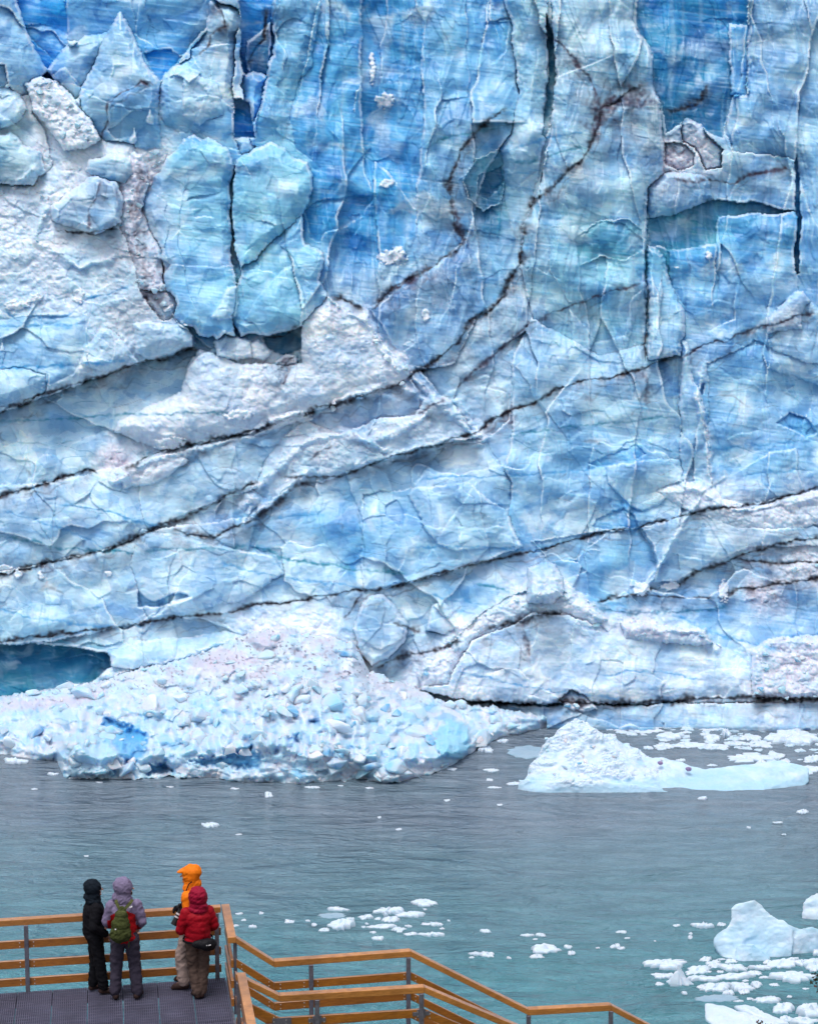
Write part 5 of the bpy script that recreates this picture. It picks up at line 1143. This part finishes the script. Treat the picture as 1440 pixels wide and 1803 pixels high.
ORG = fab('orange_shell', (.85, .2, .008), .6); DRED = fab('deep_red_down_shell', (.3, .003, .012), .6); CRIM = fab('crimson_shell', (.27, .005, .03), .6); BEIGE = fab('beige_cloth', (.4, .3, .27)); BROWN = fab('brown_cloth', (.1, .066, .055)); BOOT = fab('boot_leather', (.04, .022, .02), .7); NAVY = fab('navy_black_hood', (.007, .012, .02), .85)
std = lambda: None
p1 = person('person in black jacket and hood, hands in pockets, turned to the right', 169, 1748, 1549, math.radians(-68),
            (((-.1, .02, .49), (-.1, -.02, .09)), ((.1, .05, .5), (.1, .1, .09))), (((-.25, -.06, 1.13), (-.19, .13, .98)), ((.25, -.06, 1.13), (.19, .13, .98))), (0, .02, 1.635), BLACK, BLACK2, BOOT, NAVY, hoodr=(.115, .128, .137), jw=1.0, tw=.95)
p2 = person('person in lavender and red hooded jacket with green backpack, facing the lake', 222, 1759, 1547, math.radians(3),
            (((-.13, .04, .49), (-.15, -.0, .09)), ((.13, .04, .49), (.16, .0, .09))), (((-.255, .0, 1.14), (-.18, .2, 1.0)), ((.255, .0, 1.14), (.18, .2, 1.0))), (.02, .02, 1.635), LAV, DGREY, BOOT, LAV, jm=RED, face_turn=math.radians(-72), hoodr=(.118, .13, .145), jw=.93, beard=True)
p3 = person('person in orange hooded jacket and beige trousers holding a camera, facing left', 340, 1739, 1524, math.radians(78),
            (((-.1, .13, .49), (-.09, .1, .09)), ((.1, .16, .5), (.12, .16, .09))), (((-.23, -.02, 1.14), (-.06, .13, 1.12)), ((.23, .0, 1.13), (.06, .17, 1.14))), (0, .03, 1.64), ORG, BEIGE, BOOT, ORG, face_turn=math.radians(6), visor=True, hoodr=(.11, .128, .14), jw=.88, gl=BLACK, tw=1.05, hem=.84)
p4 = person('person in red hooded down jacket and brown trousers, back to the viewer', 350, 1757, 1564, math.radians(16),
            (((-.07, .05, .49), (-.03, -.02, .09)), ((.09, .03, .49), (.05, .0, .09))), (((-.27, .02, 1.12), (-.18, .2, 1.05)), ((.27, .02, 1.14), (.18, .2, 1.04))), (0, .02, 1.625), DRED, BROWN, BOOT, CRIM, puff=.1, face_turn=math.radians(25), hoodr=(.135, .15, .16), jw=1.06, hem=.9)
def wmat(o, p): return Matrix.Translation(o.location) @ Matrix.Rotation(o.rotation_euler.z, 4, 'Z') @ Matrix.Scale(o.scale[0], 4) @ Vector(p)
def ribbon(bm, P_, w, t, nrm):
    for i in range(len(P_) - 1):
        a, b = Vector(P_[i]), Vector(P_[i + 1]); d = (b - a).normalized(); s = d.cross(nrm).normalized(); n = s.cross(d)
        c = []
        for q_ in (-1, 1):
            for (pt_, k_) in ((a, -1), (b, -1), (b, 1), (a, 1)): c.append(pt_ + s * (k_ * w / 2) + n * (q_ * t / 2))
        prism(bm, [c[0], c[1], c[2], c[3], c[4], c[5], c[6], c[7]])
    bmesh.ops.recalc_face_normals(bm, faces=bm.faces)
def thing(name, label, cat, loc, src):
    o = bpy.data.objects.new(name, None); COL.objects.link(o); o['label'] = label; o['category'] = cat
    o.location = src.location; o.rotation_euler.z = src.rotation_euler.z; o.scale = src.scale; return o
# green backpack
OLIVE = fab('olive_canvas', (.05, .06, .018), .85, .3); OLIVE2 = fab('olive_strap', (.075, .085, .03)); WHT = simple('white_print', (.75, .73, .75), .6)
bp = thing('backpack', 'olive green drawstring backpack worn over the lavender and red jacket', 'backpack', None, p2)
bm = bmesh.new(); esph(bm, (-.03, -.235, 1.06), (.155, .085, .13), (0, 0, 0)); esph(bm, (-.025, -.225, 1.18), (.13, .08, .15), (0, 0, 0)); esph(bm, (-.01, -.2, 1.32), (.085, .055, .1), (0, 0, 0)); esph(bm, (-.005, -.185, 1.4), (.045, .04, .05), (0, 0, 0))
cloth('bag', bm, OLIVE, bp, .012, 3, .014, .08, 41)
bm = bmesh.new(); ribbon(bm, [(-.01, -.2, 1.385), (-.05, -.19, 1.43), (-.085, -.155, 1.485), (-.1, -.08, 1.5)], .042, .008, Vector((0, -1, .3))); link('strap', bm_mesh('strap', bm), OLIVE2, bp)
bm = bmesh.new(); ribbon(bm, [(0, -.2, 1.385), (.05, -.19, 1.425), (.105, -.155, 1.475), (.13, -.08, 1.5)], .042, .008, Vector((0, -1, .3))); link('strap', bm_mesh('strap', bm), OLIVE2, bp)
bm = bmesh.new(); esph(bm, (-.01, -.245, 1.345), (.075, .03, .06), (0, 0, 0)); cloth('flap', bm, OLIVE2, bp, .009, 2, .006, .04, 42)
bm = bmesh.new(); ribbon(bm, [(.07, -.235, 1.1), (.085, -.225, .95), (.08, -.2, .84)], .012, .006, Vector((0, -1, 0))); link('drawcord', bm_mesh('drawcord', bm), OLIVE2, bp)
bm = bmesh.new(); sph(bm, (-.085, -.325, 1.16), .011, 2); link('button', bm_mesh('button', bm, True), WHT, bp)
def badge(src, c, n, s=.03):
    bm = bmesh.new(); c = Vector(c); n = Vector(n).normalized(); r_ = n.cross(UZ).normalized(); u = r_.cross(n)
    for k in range(3):
        v = [bm.verts.new(c + r_ * (s * (k - 1) * .5 + s * a_) + u * (s * b_ - k * s * .12) + n * .002) for a_, b_ in ((-.25, -.4), (.2, -.4), (.2, .3), (-.02, .45), (-.25, .3))]; bm.faces.new(v)
    return link('chest_badge', bm_mesh('chest_badge', bm), WHT, src)
badge(p2, (.115, -.162, 1.43), (.25, -1, .55), .028); badge(p1, (-.11, -.165, 1.37), (-.6, -.8, .25), .036)
# waist bag
BAG = fab('black_nylon', (.008, .008, .011), .6)
wb = thing('waist_bag', 'black waist bag with two white marks on the hip of the red down jacket', 'bag', None, p4)
bm = bmesh.new(); esph(bm, (.13, -.2, .93), (.15, .085, .1), (0, .18, .35)); esph(bm, (.02, -.19, .95), (.15, .06, .07), (0, 0, 0)); cloth('bag', bm, BAG, wb, .012, 3, .008, .07, 43)
bm = bmesh.new(); P_ = [(.235 * math.cos(t), -.01 + .2 * math.sin(t), .97) for t in np.linspace(0, 2 * math.pi, 25)]
for i in range(24): ribbon(bm, [P_[i], P_[i + 1]], .035, .008, Vector((P_[i][0], P_[i][1], 0)).normalized())
link('belt', bm_mesh('belt', bm), BAG, wb)
bm = bmesh.new()
for x0_, x1_ in ((.085, .105), (.118, .158)): box(bm, ((x0_ + x1_) / 2, -.292, .955), Vector((1, .12, 0)), Vector((-.12, 1, 0)), UZ, x1_ - x0_, .012, .012)
link('reflective_mark', bm_mesh('reflective_mark', bm), WHT, wb)
# camera in the hands of the orange one
CAMB = simple('camera_black', (.01, .01, .012), .45); LENSW = simple('lens_white', (.6, .55, .58), .5)
cr = bpy.data.objects.new('camera', None) if False else bpy.data.objects.new('photo_camera', None); COL.objects.link(cr)
cr['label'] = 'black camera with a long white banded telephoto lens pointing down'; cr['category'] = 'camera'
Yc_ = p3.location.y - .13
A_ = ony(318, 1603, Yc_); Bq = ony(306, 1629, Yc_ - .05); cr.location = A_; ax_ = (Bq - A_).normalized(); rr_ = ax_.cross(Vector((0, 1, 0))).normalized(); uu_ = rr_.cross(ax_)
def cpart(nm, bm, m): me = bm_mesh(nm, bm, True); me.transform(Matrix.Translation(-A_)); 
def cyl(bm, a, b, r0, r1, seg=20):
    d = b - a; bmesh.ops.create_cone(bm, cap_ends=True, segments=seg, radius1=r0, radius2=r1, depth=d.length, matrix=Matrix.Translation((a + b) / 2) @ d.to_track_quat('Z', 'Y').to_matrix().to_4x4())
def cadd(nm, bm, m, sm=False): me = bm_mesh(nm, bm, sm); me.transform(Matrix.Translation(-A_)); link(nm, me, m, cr)
bm = bmesh.new(); box(bm, A_ - ax_ * .045 - rr_ * .0, rr_, uu_, ax_, .14, .1, .065); bevel(bm, .012); box(bm, A_ - ax_ * .045 + rr_ * .055, rr_, uu_, ax_, .035, .11, .085); bmesh.ops.recalc_face_normals(bm, faces=bm.faces); cadd('camera_body', bm, CAMB)
bm = bmesh.new(); box(bm, A_ - ax_ * .04 + uu_ * .062, rr_, uu_, ax_, .05, .03, .05); bmesh.ops.recalc_face_normals(bm, faces=bm.faces); cadd('viewfinder', bm, CAMB)
for (s0, s1, r0, r1, m_) in ((-.012, .05, .034, .036, CAMB), (.05, .075, .039, .041, LENSW), (.075, .1, .0405, .0405, CAMB), (.1, .122, .042, .042, LENSW), (.122, .235, .043, .05, CAMB)):
    bm = bmesh.new(); cyl(bm, A_ + ax_ * s0, A_ + ax_ * (s1 - .0008), r0, r1); cadd('lens_ring' if s1 < .2 else 'lens_hood', bm, m_)
n1_ = ony(333, 1556, Yc_ + .02); n2_ = ony(320, 1590, Yc_ - .06)
bm = bmesh.new(); ribbon(bm, [ony(338, 1553, Yc_ - .0), n1_ + Vector((0, -.03, 0)), ony(326, 1574, Yc_ - .06), n2_, ony(315, 1600, Yc_ - .04)], .018, .004, Vector((0, -1, .3))); cadd('neck_strap', bm, BLACK)

# ------------------------------------------------------------ leafy twigs at the right edge
LEAF = simple('dark_leaf', (.03, .035, .012), .6, .4, 0, 20, .6); LEAF2 = simple('rusty_leaf', (.16, .04, .02), .6, .4, 0, 20, .4); BARK = simple('twig_bark', (.06, .04, .03), .9, .2)
def shrub(label, rootpx, Y, tips, seed):
    R0 = ony(rootpx, 1900, Y); R0.z = hill_z(Y) - .3; rs = random.Random(seed)
    r = bpy.data.objects.new('shrub', None); COL.objects.link(r); r.location = R0; r['label'] = label; r['category'] = 'shrub'
    bs = bmesh.new(); bl = bmesh.new(); b2 = bmesh.new()
    for (x, y, n_, sp, rus) in tips:
        T = ony(x, y, Y + rs.uniform(-.1, .1)); mid = R0.lerp(T, .5) + Vector((.25, 0, 0)); prev = R0
        for k in range(1, 9):
            t = k / 8; p = R0 * (1 - t) ** 2 + mid * 2 * t * (1 - t) + T * t * t; cyl(bs, prev, p, .012 * (1.1 - t) + .002, .012 * (1.1 - t) + .001, 6); prev = p
        for k in range(n_):
            c = T + Vector((rs.gauss(0, sp), rs.gauss(0, sp * .5), -abs(rs.gauss(0, sp * 1.2)))); cyl(bs, c, T + Vector((0, 0, -sp)), .001, .002, 4)
            for q_ in range(5):
                d = Vector((rs.uniform(-1, 1), rs.uniform(-1, .4), rs.uniform(-.2, 1))).normalized(); s = d.cross(Vector((rs.uniform(-1, 1), 1, 0))).normalized(); L_ = rs.uniform(.018, .032); w_ = L_ * .28; up = s.cross(d) * w_ * .3
                g_ = b2 if rs.random() < rus else bl
                vs = [g_.verts.new(c + d * (L_ * a_) + s * (w_ * b_) + up * c_) for a_, b_, c_ in ((0, 0, 0), (.35, 1, 1), (.7, .8, 1), (1, 0, 0), (.7, -.8, 1), (.35, -1, 1))]; g_.faces.new(vs)
    for nm, b_, m_ in (('branches', bs, BARK), ('leaves', bl, LEAF), ('rusty_leaves', b2, LEAF2)):
        me = bm_mesh(nm, b_); me.transform(Matrix.Translation(-R0)); o = link(nm, me, m_, r)
shrub('dark leafy twig entering from the right edge beside the smooth pale slab', 1520, 20, [(1437, 1714, 11, .035, .05), (1434, 1724, 8, .03, .1), (1440, 1738, 7, .03, .8), (1450, 1730, 10, .05, .3), (1452, 1760, 10, .05, .3), (1470, 1745, 10, .06, .3)], 1)
shrub('low twigs with small dark leaves poking up at the bottom edge, lower right', 1350, 19, [(1334, 1800, 8, .02, .3), (1350, 1804, 7, .025, .3), (1344, 1812, 10, .03, .2), (1328, 1812, 8, .03, .2)], 2)
# ------------------------------------------------------------ lake
def water_mat():
    m, nt, b = mat('silty_lake_water')
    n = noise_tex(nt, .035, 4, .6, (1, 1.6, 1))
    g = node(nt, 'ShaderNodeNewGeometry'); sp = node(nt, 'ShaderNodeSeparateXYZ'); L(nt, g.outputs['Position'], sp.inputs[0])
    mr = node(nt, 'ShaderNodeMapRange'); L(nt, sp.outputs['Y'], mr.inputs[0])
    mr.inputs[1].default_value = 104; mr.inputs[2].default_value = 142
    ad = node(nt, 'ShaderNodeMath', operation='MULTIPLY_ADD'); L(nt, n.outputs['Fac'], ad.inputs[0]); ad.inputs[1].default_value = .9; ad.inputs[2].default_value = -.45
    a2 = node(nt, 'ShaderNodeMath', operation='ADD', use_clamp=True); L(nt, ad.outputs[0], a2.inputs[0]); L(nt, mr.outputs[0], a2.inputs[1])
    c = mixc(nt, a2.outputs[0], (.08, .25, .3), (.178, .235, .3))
    w4 = noise_tex(nt, .5, 7, .7, (.35, 1.3, 1), dist=.7); r4 = ramp(nt, w4.outputs['Fac'], [(.3, (.78, .8, .82)), (.7, (1.2, 1.18, 1.16))]); c = mixc(nt, 1.0, c, r4.outputs[0], 'MULTIPLY')  # light and dark of the ripples painted into the base colour as streaks
    L(nt, c, b.inputs['Base Color'])
    b.inputs['Roughness'].default_value = .12; b.inputs['IOR'].default_value = 1.33
    w1 = noise_tex(nt, .55, 5, .6, (.55, 1.3, 1), dist=.6); w2 = noise_tex(nt, 2.6, 3, .6, (.5, 1.2, 1)); w3 = noise_tex(nt, .14, 4, .55, (.6, 1.3, 1), dist=.9)
    m1 = node(nt, 'ShaderNodeMath', operation='MULTIPLY_ADD'); L(nt, w2.outputs['Fac'], m1.inputs[0]); m1.inputs[1].default_value = .22; L(nt, w1.outputs['Fac'], m1.inputs[2])
    m2 = node(nt, 'ShaderNodeMath', operation='MULTIPLY_ADD'); L(nt, w3.outputs['Fac'], m2.inputs[0]); m2.inputs[1].default_value = 2.2; L(nt, m1.outputs[0], m2.inputs[2])
    bump(nt, b, m2.outputs[0], 1.0, 1.6)
    return m
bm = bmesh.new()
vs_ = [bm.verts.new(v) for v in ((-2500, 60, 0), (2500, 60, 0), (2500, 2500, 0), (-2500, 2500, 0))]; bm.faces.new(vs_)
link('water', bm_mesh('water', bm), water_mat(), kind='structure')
# ------------------------------------------------------------ light
w = bpy.data.worlds.new("World"); SC.world = w; w.use_nodes = True
nt = w.node_tree; bg = nt.nodes['Background']
sky = nt.nodes.new('ShaderNodeTexSky'); sky.sky_type = 'NISHITA'; sky.sun_disc = False
SUN_EL = math.radians(70); SUN_AZ = math.radians(205)       # direction the light comes from, clockwise from +Y
sky.sun_elevation = SUN_EL; sky.sun_rotation = SUN_AZ; sky.air_density = 1.2; sky.dust_density = 3; sky.ozone_density = 1.6
hs_ = nt.nodes.new('ShaderNodeHueSaturation'); hs_.inputs['Saturation'].default_value = .42
nt.links.new(sky.outputs[0], hs_.inputs['Color']); nt.links.new(hs_.outputs[0], bg.inputs[0]); bg.inputs[1].default_value = .12
sl_ = bpy.data.lights.new('sun', 'SUN'); sl_.energy = 1.5; sl_.angle = math.radians(28); sl_.color = (1, .95, .92)
so = bpy.data.objects.new('sun', sl_); COL.objects.link(so)
dv = Vector((math.sin(SUN_AZ) * math.cos(SUN_EL), math.cos(SUN_AZ) * math.cos(SUN_EL), math.sin(SUN_EL)))
so.rotation_euler = dv.to_track_quat('Z', 'Y').to_euler(); so.location = (0, 0, 120)
SC.view_settings.view_transform = 'Standard'; SC.view_settings.look = 'None'; SC.view_settings.gamma = 1
SC.view_settings.exposure = .42
SC.render.engine = 'CYCLES'; SC.cycles.max_bounces = 6; SC.cycles.diffuse_bounces = 3; SC.cycles.use_adaptive_sampling = True; SC.cycles.adaptive_threshold = .025
